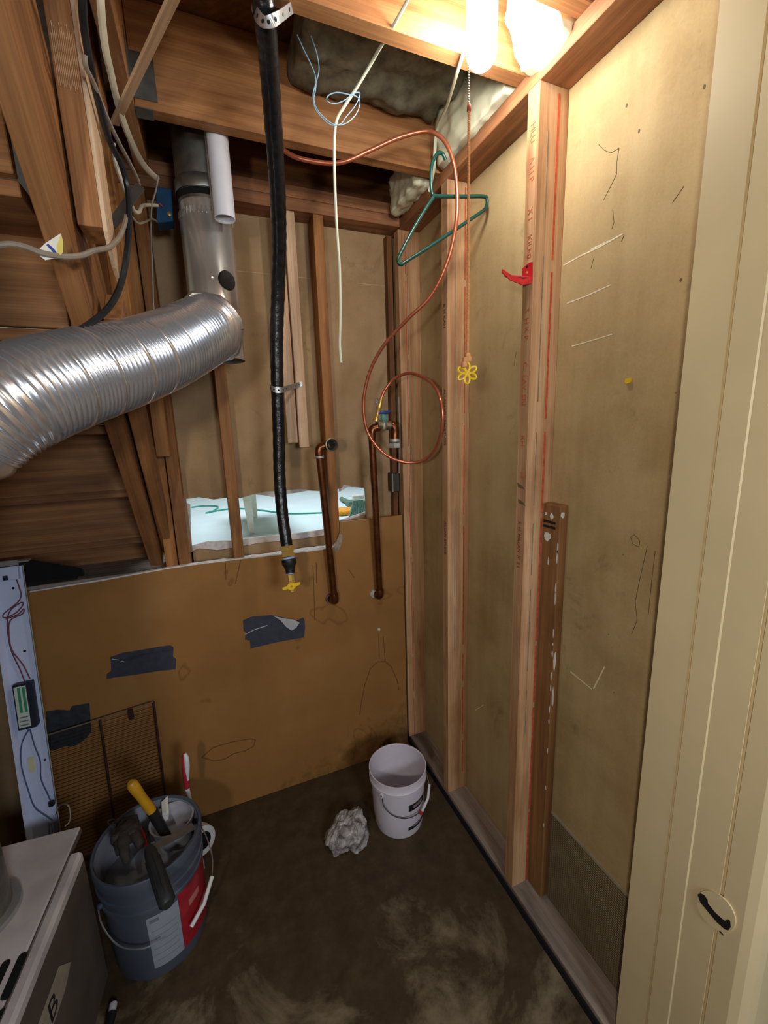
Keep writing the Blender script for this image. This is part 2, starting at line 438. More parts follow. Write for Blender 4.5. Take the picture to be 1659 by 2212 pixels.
# ================================================================== STRUCTURE
XS, XW = 0.79, 0.879            # room face of right-hand studs, drywall behind them
YF, YS, YD = 1.675, 1.687, 1.776  # brown board face, back studs face, back drywall
ZP, ZJ = 2.345, 2.383           # underside of top plate, underside of joists
floor = struct(MB().box((-1.3, -2.2, -0.06), (1.6, 1.81, 0.0)).build('floor', M_FLOOR), 'dark damp concrete floor with pale worn patches')
ceiling = struct(MB().box((-1.3, 0.41, 2.618), (1.1, 1.81, 2.64)).build('ceiling', M_SUB), 'dark board subfloor above the open joists')
wall_left = struct(MB().box((-1.3, 0.41, 0.0), (-1.22, 1.81, 2.618)).build('wall_left', M_DRYB))
wall_front = struct(MB().box((-1.3, 0.41, 0.0), (-0.40, 0.525, 2.618)).box((0.90, 0.30, 0.0), (1.6, 0.52, 2.618)).box((-0.40, 0.41, 2.45), (0.90, 0.525, 2.618)).build('wall_front', M_DRYR))

# ---- right wall: drywall seen from its back, studs, plates
wall_right = struct(MB().box((XW, 0.50, 0.0), (XW + 0.013, YD + 0.013, 2.40)).build('wall_right', M_DRYR), 'olive drywall back paper between bare studs')
beam('top_plate', (XS, 0.525, ZP), (XW, YD, ZJ), 'y', WD['plate'], wall_right)
beam('sill_plate', (XS, 0.525, 0.004), (XW, YD, 0.042), 'y', WD['sill'], wall_right)
lab(MB().box((XS - 0.006, 0.56, 0.0), (XS, 1.70, 0.026)).build('black_strip', M_HOLE, wall_right), 'black strip along the foot of the sill plate')  # thin black strip laid along the plate's room-side foot
studA = beam('stud', (XS, 0.910, 0.042), (XW, 0.950, ZP), 'z', WD['stud'], wall_right)
studB = beam('stud', (XS, 1.322, 0.042), (XW, 1.362, ZP), 'z', WD['stud'], wall_right)
studC = beam('stud', (XS - 0.008, 1.690, 0.042), (XW, 1.728, ZP), 'z', WD['stud'], wall_right)
# grade lines and letters printed on the studs
for st, y0, mid, wd in ((studA, 0.910, 0.848, 0.006), (studB, 1.322, 0.858, 0.004), (studC, 1.690, 0.812, 0.003)):
    random.seed(int(y0 * 1000)); z = 2.33
    mb = MB(); mg = MB()
    while z > 0.15:
        L = random.uniform(0.12, 0.5); mb.box((mid - wd / 2, y0 - 0.0006, z - L), (mid + wd / 2, y0 + 0.001, z)); z -= L + random.uniform(0.01, 0.05)
    z = 2.25
    while z > 0.7:
        L = random.uniform(0.08, 0.4); mg.box((XS + 0.028, y0 - 0.0006, z - L), (XS + 0.0305, y0 + 0.001, z)); z -= L + random.uniform(0.02, 0.09)
    mb.build('red_line', M_LINER, st); mg.build('grey_line', M_LINEG, st)
def stud_text(st, body, xf, yc, ztop, size, mat):
    text(body, size, (xf - 0.0004, yc + size * 0.36, ztop), (0, 0, -1), (0, -1, 0), mat, st)
for body, zt in (('HLU', 2.27), ('A H P', 2.20), ('X I', 2.09), ('KILN', 2.03), ('2', 1.985), ('S  H K P.', 1.86), ('C.  LAV. ERI', 1.73), ('KH', 1.54), ('M', 1.44)):
    stud_text(studA, body, XS, 0.928, zt, 0.022, M_TEXTR)
stud_text(studA, 'S. N. MILLAN  X  S I', XS, 0.930, 1.30, 0.016, M_TEXTD)
for body, zt in (('& H KAH', 1.98), ('ALLAN VILLAN STUDS', 1.70), ('ALLAN STUDS', 1.22)):
    stud_text(studB, body, XS, 1.341, zt, 0.020, M_TEXTD)
# dark nail smears on the nearest stud
for zc, yy in ((1.405, 0.93), (1.36, 0.925)):
    MB().prism([(XS - 0.0006, yy - 0.016, zc - 0.012), (XS - 0.0006, yy - 0.008, zc - 0.004), (XS - 0.0006, yy + 0.016, zc + 0.004), (XS - 0.0006, yy + 0.012, zc - 0.008)], (0.0012, 0, 0)).build('smear', M_DARKM, studA)

# scratches and marks on the right drywall
def mark(name, pts, wdt, mat, parent, x=XW - 0.0006):
    mb = MB()
    P3 = [QX(a, b, x) for a, b in pts]
    for i in range(len(P3) - 1):
        p, q = P3[i], P3[i + 1]; d = (q - p).normalized(); nrm = Vector((0, -d.z, d.y)) * wdt / 2
        mb.prism([p - nrm, q - nrm * 0.7, q + nrm * 0.7, p + nrm], (0.0008, 0, 0))
    return mb.build(name, mat, parent)
mark('scuff', [(1217, 573), (1255, 552), (1290, 536), (1345, 505)], 0.004, M_SCUFF, wall_right)
mark('scuff', [(1276, 540), (1318, 520)], 0.006, M_SCUFF, wall_right)
mark('scuff', [(1225, 655), (1265, 640), (1320, 615)], 0.0035, M_SCUFF, wall_right)
mark('scuff', [(1235, 748), (1280, 735), (1322, 722)], 0.003, M_SCUFF, wall_right)
mark('scuff', [(1232, 1451), (1278, 1489)], 0.004, M_SCUFF, wall_right)
mark('scuff', [(1282, 1488), (1306, 1440)], 0.004, M_SCUFF, wall_right)
mark('scuff', [(1027, 1534), (1044, 1523)], 0.003, M_SCUFF, wall_right)
mark('scuff', [(1176, 640), (1174, 610), (1182, 590)], 0.003, M_SCUFF, wall_right, XW - 0.001)
for pts in ([(1293, 312), (1306, 325), (1320, 330), (1337, 320)], [(1337, 320), (1332, 350), (1332, 375), (1320, 400), (1303, 433)], [(1323, 452), (1326, 480), (1321, 495)], [(1348, 507), (1342, 522)], [(1477, 402), (1452, 438)], [(1370, 1155), (1382, 1168), (1380, 1182), (1366, 1175), (1362, 1160), (1370, 1155)], [(1283, 555), (1276, 580)], [(1115, 760), (1110, 790)], [(1398, 1180), (1380, 1260), (1372, 1300), (1376, 1340), (1364, 1370)], [(1415, 1190), (1408, 1250), (1400, 1330)]):
    mark('scratch', pts, 0.0013, M_DARKM, wall_right)
for px, py in ((1380, 283), (1521, 187), (1353, 228), (1470, 605)):
    q = QX(px, py, XW - 0.0006); MB().prism([q + Vector((0, math.cos(a) * 0.0022, math.sin(a) * 0.004)) for a in [i * math.pi / 3 for i in range(6)]], (0.0009, 0, 0)).build('dark_spot', M_DARKM, wall_right)

# brown painted strip nailed beside the nearest stud
tp = thing('trim_strip', 'brown paint-chipped wooden strip nailed beside the nearest right stud', 'trim strip', (0.842, 0.89, 0.06))
SX, SY = 0.850, 0.842
beam('strip', (SX, SY, 0.05), (0.8785, 0.907, 1.352), 'z', WD['trim'], tp, bevel=0.003)
random.seed(3)
def chip(y_, z_, w_, h_, side):
    P = []
    for i in range(8):
        a = i * math.pi / 4; r = random.uniform(0.6, 1.15); dy, dz = math.cos(a) * w_ * r, math.sin(a) * h_ * r
        P.append(Vector((SX - 0.0005, y_ + dy, z_ + dz)) if side else Vector((y_ + dy, SY - 0.0005, z_ + dz)))
    MB().prism(P, (0.0006, 0, 0) if side else (0, 0.0006, 0)).build('paint_chip', M_PAINT, tp)
for y_, z_, w_, h_ in ((0.895, 1.322, .005, .006), (0.874, 1.318, .008, .009), (0.885, 1.258, .014, .014), (0.878, 1.19, .003, .012)): chip(y_, z_, w_, h_, True)
chip(0.858, 1.325, .007, .011, False)
for z_ in (1.235, 1.21, 1.12, 1.09, 0.985, 0.95, 0.92, 0.85, 0.81, 0.74, 0.70, 0.60, 0.47, 0.33):
    chip(SY + 0.004, z_, .0025, random.uniform(.006, .02), True)
for z_ in (0.90, 0.78): chip(SX + 0.006, z_, .005, .035, False)
for zc in (1.298, 1.284):
    MB().box((SX - 0.0006, 0.858, zc), (SX + 0.0006, 0.903, zc + 0.007)).build('black_mark', M_HOLE, tp)

# wire mesh along the foot of the right wall near the door
mp_ = thing('mesh_panel', 'fine grey wire mesh fixed to the foot of the right wall', 'wire mesh', (0.874, 0.70, 0.05))
mb = MB()
for i in range(42): yy = 0.535 + i * 0.0078; mb.box((0.8755, yy, 0.045), (0.8765, yy + 0.0012, 0.372))
for i in range(42): zz = 0.047 + i * 0.0078; mb.box((0.8765, 0.533, zz), (0.8775, 0.862, zz + 0.0012))
o = mb.build('wires', M_MESH, mp_); o['kind'] = 'stuff'
MB().box((0.8735, 0.533, 0.370), (0.8785, 0.864, 0.3765)).build('edge_strip', plain('pale_edge_strip', 'a89e86', 0.6), mp_)

# ---- back wall: drywall with the ragged hole, studs, plates
HB = 1.776
top_edge = [(-1.22, None), (-0.115, None)] 
def yb(pts, y): return [QY(a, b, y) for a, b in pts]
hole_top = yb([(402, 1078), (430, 1074), (462, 1079), (498, 1074), (520, 1076), (545, 1068), (572, 1062), (610, 1060), (650, 1056), (680, 1060), (700, 1062), (726, 1058), (738, 1054), (742, 1046), (760, 1050), (789, 1052)], YD)
hole_bot = yb([(789, 1112), (760, 1122), (735, 1132), (700, 1158), (660, 1164), (610, 1170), (560, 1174), (520, 1182), (470, 1190), (430, 1186), (402, 1198)], YD)
xl, xr = hole_top[0].x, hole_top[-1].x
E3 = (0, 0.013, 0)
mb = MB()
poly = [Vector((xl, YD, 2.62)), *hole_top, Vector((xr, YD, 2.62))]
mb.prism(poly, E3)
mb.prism([Vector((xr, YD, 0)), *hole_bot, Vector((xl, YD, 0))], E3)
mb.box((xr, YD, 0), (XW, YD + 0.013, 2.62)).box((-0.20, YD, 0), (xl, YD + 0.013, 2.62)).box((-1.22, YD, 0), (-0.20, YD + 0.013, 1.05)).box((-0.27, 1.955, 1.0), (-0.195, 1.965, 2.62))  # last box is an added filler that blocks next-room light behind the stringer
wall_back = struct(mb.build('wall_back', M_DRYB), 'brown drywall with a ragged hole broken through it')
# broken white gypsum layer behind the paper, showing at the rim of the hole
def rim(pts, ext_z, name):
    P = yb(pts, YD + 0.0135)
    top = [p + Vector((0, 0, ext_z)) for p in P]
    return MB().prism(P + top[::-1], (0, 0.012, 0)).build(name, M_GYP, wall_back)
rim([(500, 1079), (528, 1074), (548, 1068), (570, 1070), (590, 1074), (615, 1068), (645, 1064), (665, 1060), (690, 1061)], 0.06, 'gypsum_edge')
rim([(734, 1062), (752, 1052), (772, 1053), (790, 1056)], 0.06, 'gypsum_edge')
rim([(402, 1100), (410, 1098), (412, 1140), (414, 1190), (404, 1205)], 0.0, 'gypsum_edge') if False else None
MB().prism([QY(402, 1086, YD + .0135), QY(411, 1090, YD + .0135), QY(412, 1140, YD + .0135), QY(415, 1188, YD + .0135), QY(404, 1200, YD + .0135)], (0, 0.012, 0)).build('gypsum_edge', M_GYP, wall_back)
P = yb([(412, 1180), (450, 1170), (500, 1168), (560, 1160), (610, 1156), (660, 1150), (700, 1144), (735, 1124), (790, 1106)], YD + 0.0135)
MB().prism(P + [p - Vector((0, 0, 0.05)) for p in P[::-1]], (0, 0.012, 0)).build('gypsum_edge', M_GYP, wall_back)
# studs (two together by the stairs), plates, rim
for x0, x1, z0, mt in ((-0.192, -0.152, 1.06, 'old'), (-0.148, -0.108, 1.06, 'old'), (0.045, 0.085, 0.05, 'old'), (0.440, 0.479, 0.05, 'old')):
    beam('stud', (x0, YS + 0.004, z0), (x1, YD, 2.352), 'z', WD[mt], wall_back)
beam('top_plate', (-0.20, YS, 2.352), (XS, YD, 2.392), 'x', WD['plate'], wall_back)
beam('top_plate', (-0.20, YS, 2.393), (XS, YD, 2.431), 'x', WD['plate'], wall_back)
beam('rim_joist', (-0.20, YD - 0.04, 2.432), (XS, YD, 2.617), 'x', M_SUB, wall_back)
beam('ledge_plate', (-1.21, YS + 0.002, 1.050), (-0.194, 1.905, 1.088), 'x', WD['sill'], wall_back)
beam('corner_gap_strip', (0.755, 1.742, 1.10), (0.778, YD, 2.34), 'z', M_SUB, wall_back)  # dark wood strip standing in for the shaded gap by the corner stud
MB().box((xr + 0.002, YD - 0.0015, 2.157), (XS, YD, 2.160)).box((0.09, YD - 0.0015, 2.157), (0.438, YD, 2.160)).build('seam_line', plain('pale_seam', 'b9a078', 0.8), wall_back)
# gypsum dust ledge behind the cut top edge of the board
mb = MB(); random.seed(5)
P = [Vector((x, YS + 0.001, 1.086)) for x in (-0.105, 0.42)]
n = 24; up = []; dn = []
for i in range(n + 1):
    x = -0.105 + 0.535 * i / n; up.append(Vector((x, YS + 0.030 + random.uniform(-.008, .008), 1.078)))
poly = [Vector((-0.105, YS + 0.0005, 1.078)), Vector((0.43, YS + 0.0005, 1.078))] + up[::-1]
mb.prism(poly, (0, 0, 0.008)).build('gypsum_dust', M_GYP, wall_back)

# brown board over the lower back wall
bd = thing('wall_board', 'brown painted board covering the lower back wall, cut away below the hole', 'board', (0.05, YF, 0.0))
poly = [(-0.69, YF, 0.002), (0.766, YF, 0.002), (0.766, YF, 1.188), (0.478, YF, 1.188), (0.476, YF, 1.14), (0.462, YF, 1.105), (0.44, YF, 1.088), (0.40, YF, 1.083), (0.25, YF, 1.087), (0.07, YF, 1.091), (-0.11, YF, 1.095), (-0.19, YF, 1.092), (-0.40, YF, 1.083), (-0.60, YF, 1.077), (-0.69, YF, 1.074)]
MB().prism(poly, (0, 0.0115, 0)).build('panel', M_BOARD, bd)
rng = [Vector((x, YF - 0.0004, z)) for x, _, z in poly[5:]]
rng = rng[:9]
MB().prism([*rng, *[p - Vector((0, 0, 0.004 + 0.002 * (i % 2))) for i, p in reversed(list(enumerate(rng)))]], (0, 0.013, 0.0006)).build('white_cut_edge', M_GYP, bd)
MB().prism([Vector((0.440, YF - 0.0006, 1.075)), Vector((0.452, YF - 0.0006, 1.098)), Vector((0.474, YF - 0.0006, 1.145)), Vector((0.487, YF - 0.0006, 1.13)), Vector((0.478, YF - 0.0006, 1.09)), Vector((0.46, YF - 0.0006, 1.06))], (0, 0.001, 0)).build('torn_paper', plain('torn_grey_paper', '9a8a7a', 0.9, var=0.35, nscale=60), bd)
# tea-coloured stains and runs on the board
def bmark(name, pts, wdt, mat, parent=bd, y=YF - 0.0005):
    mb = MB(); P3 = [QY(a, b, y) for a, b in pts]
    for i in range(len(P3) - 1):
        p, q = P3[i], P3[i + 1]; d = (q - p).normalized(); nr = Vector((-d.z, 0, d.x)) * wdt / 2
        mb.prism([p - nr, q - nr, q + nr, p + nr], (0, 0.0004, 0))
    return mb.build(name, mat, parent)
M_TEA = plain('tea_stain', '6a4420', 0.8, var=0.2, nscale=80)
bmark('stain_line', [(777, 1545), (780, 1520), (788, 1480), (800, 1445), (815, 1430), (832, 1429), (845, 1440), (858, 1470), (862, 1490)], 0.004, M_TEA)
bmark('stain_line', [(436, 1636), (460, 1615), (500, 1603), (540, 1596), (552, 1598), (548, 1612), (530, 1622), (505, 1628), (485, 1640), (462, 1644), (436, 1636)], 0.004, M_TEA)
for pts in ([(676, 1220), (678, 1270), (680, 1340)], [(683, 1215), (684, 1260)], [(818, 1370), (819, 1420)], [(828, 1375), (832, 1428)], [(487, 1215), (488, 1252)], [(520, 1210), (508, 1262)], [(753, 1230), (765, 1248)]):
    bmark('stain_run', pts, 0.003, M_TEA)
q = QY(818, 1359, YF); MB().lathe([(0.001, 0), (0.008, 0.003), (0.005, 0.010), (0.001, 0.012)], 8, orient(q, (0, -1, 0))).build('white_screw', M_PAINT, bd)

# ---- joists
trimj = beam('trimmer_joist', (-0.123, 0.53, ZJ), (-0.085, YD, 2.617), 'y', WD['joist'], ceiling)
beam('joist', (-0.084, 0.770, ZJ), (XW, 0.808, 2.617), 'x', WD['joist'], ceiling)
beam('joist', (-0.084, 0.958, ZJ), (XW, 0.996, 2.617), 'x', WD['joist'], ceiling)
beam('joist', (-0.084, 1.370, ZJ), (XW, 1.409, 2.617), 'x', WD['joist'], ceiling)
beam('rim_board', (XW - 0.038, 0.53, ZJ + 0.001), (XW, YD, 2.617), 'y', M_SUB, ceiling)
hg = MB().box((-0.0845, 1.366, 2.40), (-0.03, 1.3695, 2.50)).box((-0.0845, 1.3695, ZJ - 0.0015), (-0.045, 1.411, ZJ)).box((-0.085, 1.30, 2.40), (-0.0835, 1.366, 2.50))
hg.build('joist_hanger', M_GALV, ceiling)

# ---- spray foam and fibreglass between the joists
def sk1(p, q):
    return p
f1 = blob('spray_foam', (0.715, 0.812, 2.36), (0.845, 0.955, 2.60), M_FOAM, None, 18, 0.35, 0.010, 16, 2.0)
for v in f1.data.vertices:      # bulges out over the plate, tucking back in at its foot
    g = f1.location.z + v.co.z
    t = max(0.0, min(1.0, (g - 2.36) / 0.12)); v.co.x += (1 - t) * 0.045
tag(f1, 'smooth cream spray foam bulging over the top plate beside the bulb', 'foam')
f2 = blob('spray_foam', (0.768, 1.004, 2.380), (0.838, 1.362, 2.60), M_FOAM, None, 20, 0.18, 0.011, 22, 5.0)
tag(f2, 'rippled cream spray foam on the rim behind the hanging rope', 'foam')
f3 = blob('spray_foam', (0.735, 1.43, 2.375), (0.795, 1.66, 2.50), M_FOAM, None, 14, 0.2, 0.012, 30, 8.0)
tag(f3, 'torn flap of spray foam in the far right ceiling corner', 'foam')
bt = blob('insulation_batt', (0.30, 1.01, 2.50), (0.755, 1.355, 2.590), M_BATT, None, 22, 0.1, 0.02, 12, 11.0)
tag(bt, 'dark grey fibreglass insulation between the first two joists', 'insulation')
for i, (px, py, s) in enumerate(((950, 222, .006), (958, 240, .007), (938, 250, .005), (948, 268, .006), (955, 262, .004), (943, 215, .004))):
    q = QY(px, py, 1.366); blob('foam_crumb', q - Vector((s,) * 3), q + Vector((s, s * .6, s)), M_FOAM, f2, 2, 0.6, 0.001, 30)
for c_ in [c for c in f2.children]: c_.location = (0, 0, 0); 

# ---- door jamb on the right
XJ = 0.80
prof = [(XJ, 0.526), (XJ, 0.459), (XJ + 0.004, 0.458), (XJ + 0.004, 0.4545), (XJ - 0.001, 0.4535), (XJ - 0.001, 0.414), (XJ + 0.0008, 0.4115), (XJ + 0.0008, 0.358), (XJ + 0.005, 0.357), (XJ + 0.005, 0.3535), (XJ + 0.001, 0.352), (XJ + 0.001, 0.318), (XJ + 0.006, 0.304), (XJ + 0.016, 0.294), (XJ + 0.030, 0.290), (0.92, 0.288), (0.92, 0.526)]
jamb = struct(MB().prism([Vector((x, y, 0.0)) for x, y in prof], (0, 0, 2.449)).build('door_1', M_JAMB), 'cream painted door jamb with a strike cut-out')
# strike: black slot cut at an angle with a raised painted-over plate
def jq(px, py, x=XJ - 0.0024): return QX(px, py, x)
P = [jq(a, b) for a, b in ((1507, 1934), (1513, 1930), (1521, 1934), (1528, 1944), (1529, 1952), (1545, 1972), (1563, 1988), (1566, 1990), (1572, 1986), (1577, 1990), (1578, 2003), (1573, 2010), (1566, 2008), (1548, 1992), (1528, 1968), (1513, 1950))]
MB().prism(P, (0.0012, 0, 0)).build('strike_slot', M_HOLE, jamb)
P = [jq(a, b, XJ - 0.0014) for a, b in ((1540, 1996), (1545, 2000), (1563, 2021), (1560, 2020))]
MB().prism(P, (0.0012, 0, 0)).build('strike_slit', M_HOLE, jamb)
cq = jq(1545, 1968, XJ - 0.0016)
MB().prism([cq + Vector((0, math.cos(a) * 0.032, math.sin(a) * 0.040 - math.cos(a) * 0.012)) for a in [i * math.pi / 12 for i in range(24)]], (0.003, 0, 0)).build('strike_plate', M_JAMB, jamb)

# ---- room beyond the hole
ZN = 0.75
struct(MB().box((-1.5, 1.83, ZN - 0.05), (4.0, 7.2, ZN)).build('floor', M_NEXTF), 'pale floor of the bright room beyond the hole').name = 'floor_next_room'
nw = struct(MB().box((-1.5, 7.2, ZN - 0.05), (4.0, 7.25, 3.4)).box((-1.55, 1.83, ZN - .05), (-1.5, 7.2, 3.4)).box((4.0, 1.83, ZN - .05), (4.05, 7.2, 3.4)).build('wall_next_room', M_NEXTW))

# ================================================================== THINGS
# ---- bare lamp on the joist
BX, BY = 0.600, 0.868
lamp = thing('ceiling_lamp', 'glowing tubular bulb hanging bare between the joists', 'lamp', (BX, BY, 2.617))
bulb_m, nt, b = nm('glowing_bulb'); b.inputs['Base Color'].default_value = (1, 1, 1, 1); b.inputs['Emission Color'].default_value = (1.0, 0.97, 0.90, 1); b.inputs['Emission Strength'].default_value = LAMP
mb = MB(); pr = [(0.001, 2.290)]
for i in range(1, 9): a = i / 8 * math.pi / 2; pr.append((0.031 * math.sin(a), 2.321 - 0.031 * math.cos(a)))
pr += [(0.031, 2.425)]
mb.lathe(pr, 20, Matrix.Translation((BX, BY, 0))).build('bulb', bulb_m, lamp, True)
MB().lathe([(0.031, 2.4255), (0.030, 2.45), (0.018, 2.49), (0.020, 2.495), (0.024, 2.55), (0.055, 2.575), (0.058, 2.615), (0.001, 2.616)], 24, Matrix.Translation((BX, BY, 0))).build('lampholder', M_WHITE, lamp, True)
MB().tube([(BX - 0.022, BY, 2.555), (BX - 0.036, BY, 2.55), (BX - 0.036, BY, 2.54)], 0.003, 6).build('chain_outlet', M_BEAD, lamp, True)
# ---- pull chain, rope and flower
pc = thing('pull_cord', 'tan twisted pull cord with a yellow flower, hanging from the bulb', 'pull cord', (0.5646, BY, 2.54))
mb = MB(); top = Vector((BX - 0.036, BY, 2.54)); knot = QY(1013, 232, BY)
n = 70
for i in range(n):
    p = top.lerp(knot, i / n); mb.lathe([(0.0001, -0.002), (0.0018, 0), (0.0001, 0.002)], 6, Matrix.Translation(p))
mb.build('bead_chain', M_BEAD, pc, True)
fl_c = QY(1009, 806, BY)
end = QY(1010, 768, BY)
for k in range(2):
    pts = []
    for i in range(400):
        t = i / 399; p = knot.lerp(end, t); a = t * 2 * math.pi * 62 + k * math.pi
        pts.append(p + Vector((math.cos(a), math.sin(a), 0)) * 0.0016)
    MB().tube(pts, 0.0019, 6).build('rope_strand', M_ROPE, pc, True)
MB().lathe([(0.0005, -0.012), (0.0045, -0.006), (0.004, 0.004), (0.0005, 0.010)], 8, Matrix.Translation(knot)).build('knot', plain('red_knot', 'a24a34', 0.7), pc, True)
for i, (dx, dz) in enumerate(((0.0, 0.0), (-0.006, -0.010), (0.004, -0.008), (-0.009, -0.020))):
    blob('knot', end + Vector((dx - .006, -.006, dz - .007)), end + Vector((dx + .006, .006, dz + .007)), M_ROPE, pc, 3, 0.7, 0.001, 60, i)
fr = fl_c - CAM; fr.z = 0; fn = fr.normalized(); fx = Vector((fn.y, -fn.x, 0)); fz = Vector((0, 0, 1))
fl = MB()
for k in range(6):
    a = math.radians(90 + 60 * k); d = fx * math.cos(a) + fz * math.sin(a); e = fx * -math.sin(a) + fz * math.cos(a)
    pts = [fl_c + d * (0.0130 + 0.0105 * math.cos(t)) + e * (0.0056 * math.sin(t)) for t in [2 * math.pi * i / 16 for i in range(17)]]
    MB().tube(pts, 0.0029, 6, False).build('petal', M_YEL, pc, True)
MB().lathe([(0.0001, -0.003), (0.005, -0.001), (0.005, 0.001), (0.0001, 0.003)], 12, orient(fl_c, fn)).build('flower_centre', M_YEL, pc, True)

# ---- vertical duct
DX, DY, DR = 0.065, 1.560, 0.0745
vd = thing('vent_pipe', 'vertical galvanised vent pipe with shiny lower half', 'duct', (DX, DY, 1.80))
def dz(px, py): return QY(px, py, DY - 0.045).z
T_ = Matrix.Translation((DX, DY, 0))
z_b = QY(500, 778, DY - 0.02).z; z_cr = dz(470, 468); z_c1 = dz(440, 388); z_c2 = dz(440, 412)
MB().lathe([(DR + 0.001, z_c2 - 0.03), (DR + 0.001, 2.617)], 40, T_).build('upper_section', M_GALV, vd, True)
MB().lathe([(DR + 0.005, z_c2 - 0.002), (DR + 0.006, z_c2), (DR + 0.006, z_c1), (DR + 0.003, z_c1 + 0.004)], 40, T_).build('collar', M_GALV, vd, True)
MB().lathe([(DR + 0.0015, z_c2 - 0.022), (DR + 0.002, z_c2 - 0.004)], 40, T_).build('dark_gap', M_HOLE, vd, True)
MB().lathe([(DR, z_cr), (DR, z_c2 - 0.02)], 40, T_).build('middle_section', M_SHINY, vd, True)
MB().lathe([(DR + 0.003, z_b), (DR + 0.003, z_cr - 0.004), (DR - 0.001, z_cr + 0.004)], 40, T_).lathe([(DR + 0.002, z_b), (DR + 0.002, z_cr)], 40, T_).build('lower_section', M_SHINY, vd, True)
mb = MB()
for k in range(40):
    a = 2 * math.pi * k / 40; c_, s_ = math.cos(a), math.sin(a); r = DR + 0.003
    mb.tube([(DX + c_ * r, DY + s_ * r, z_cr - 0.006), (DX + c_ * (r - .001), DY + s_ * (r - .001), z_cr + 0.012)], 0.002, 5)
mb.build('crimps', M_SHINY, vd, True)
MB().box((DX + 0.015, DY - DR - 0.0045, z_cr), (DX + 0.019, DY - DR + 0.006, 2.45)).build('seam', M_SHINY, vd)
# black plug on the pipe
pd = (QY(488, 607, DY - 0.06) - Vector((DX, DY, 0))); pzz = pd.z; pd.z = 0; pd.normalize()
pc_ = Vector((DX, DY, pzz)) + pd * (DR + 0.001)
MB().lathe([(0.0001, 0.006), (0.026, 0.0055), (0.0285, 0.002), (0.0285, -0.010)], 28, orient(pc_, pd)).build('plug', M_BLKP, vd, True)
for px, py in ((459, 603), (500, 756)):
    q = QY(px, py, DY - DR * 0.75); dd = Vector((q.x - DX, q.y - DY, 0)).normalized(); q = Vector((DX, DY, q.z)) + dd * (DR + 0.003)
    MB().lathe([(0.005, 0), (0.004, 0.003), (0.0005, 0.004)], 8, orient(q, dd)).build('screw', M_SHINY, vd, True)

# ---- flexible duct
fd = thing('flexible_duct', 'corrugated silver flexible duct sweeping in from the left', 'duct', tuple(QD(250, 800, 0.8)))
path = spl([QD(456, 704, 1.26), QD(447, 713, 1.17), QD(362, 756, 1.03), QD(255, 793, 0.90), QD(165, 818, 0.82), QD(30, 866, 0.725), QD(-80, 935, 0.69), QD(-170, 1040, 0.68), Vector((-0.60, 0.72, 1.02)), Vector((-0.625, 0.92, 0.86))], 40)
L = [0.0]
for i in range(1, len(path)): L.append(L[-1] + (path[i] - path[i - 1]).length)
tot = L[-1]; nr = int(tot / 0.0021); res = []; j = 0
for i in range(nr + 1):
    s = tot * i / nr
    while j < len(L) - 2 and L[j + 1] < s: j += 1
    t = (s - L[j]) / max(1e-9, L[j + 1] - L[j]); res.append((path[j].lerp(path[j + 1], t), s))
rad = []
for p, s in res:
    g = 0.5 + 0.5 * math.cos(2 * math.pi * s / 0.0105); seam = 1.0 if (s % 0.074) < 0.005 else 0.0
    r = 0.0850 + 0.0042 * g + 0.0022 * seam - 0.008 * math.exp(-s / 0.03)
    rad.append(r)
MB().tube([p for p, s in res], rad, 56, False).build('corrugated_body', M_FOIL, fd, True)
rg = MB()
tk = []
for i in range(25):
    a = 2 * math.pi * i / 24; tk.append(a)
p0 = path[34]; t0 = (path[44] - path[24]).normalized(); fm = orient(p0, t0)
pts = [fm @ Vector((math.cos(a) * (0.084 + 0.004 * math.sin(5 * a)), math.sin(a) * (0.084 + 0.004 * math.cos(7 * a)), 0.004 * math.sin(3 * a))) for a in tk]
rg.tube(pts, 0.012, 8, False)
rg.build('foil_collar', M_TAPEFOIL, fd, True)

# ---- white pvc pipe
PT_ = Matrix.Translation((0.1118, 1.442, 0)); zp = QY(485, 466, 1.42).z
tag(MB().lathe([(0.0255, zp + 0.002), (0.0292, zp), (0.0292, 2.60)], 32, PT_).lathe([(0.0255, zp + 0.002), (0.0255, 2.60)], 32, PT_).build('pvc_pipe', M_PVC, None, True), 'short white plastic pipe end beside the vent pipe', 'pipe')

# ---- two pale furring strips
for i, (x0, x1, zb, lb) in enumerate(((0.288, 0.328, 1.525, 'pale wooden strip half hidden behind the black hose'), (0.334, 0.372, 1.506, 'longer pale wooden strip right of the black hose'))):
    tag(beam('wood_strip', (x0, 1.692, zb), (x1, 1.711, 2.350), 'z', WD['pale'], None), lb, 'wood strip', 'pale strips under the top plate')

# ---- black gas hose with fittings
gh = thing('gas_hose', 'black flexible gas hose hanging in front of the back wall', 'hose', tuple(QY(620, 1180, 1.58)))
hp = [QD(552, -90, 0.74), QD(565, -20, 0.765), QD(573, 50, 0.80), (QD(582, 150, 0.88)), QD(592, 290, 0.99), QD(600, 420, 1.10), QD(603, 520, 1.19), QD(601, 620, 1.27), QD(598, 720, 1.33), QD(599, 830, 1.385), QD(602, 930, 1.43), QD(604, 1030, 1.465), QD(610, 1110, 1.48), QD(620, 1182, 1.485)]
hpts = spl(hp, 12)
MB().tube(hpts, [0.0205 + 0.0006 * math.sin(i * 1.9) for i in range(len(hpts))], 20).build('hose', M_BLACK, gh, True)
e0 = hpts[-1]; ed = (QD(633, 1278, 1.482) - e0).normalized(); fm = orient(e0, ed)
MB().lathe([(0.012, -0.006), (0.0245, -0.005), (0.0245, 0.012), (0.022, 0.014), (0.022, 0.020), (0.0245, 0.022), (0.0245, 0.032), (0.012, 0.034)], 6, fm).build('brass_nut', M_BRASS, gh)
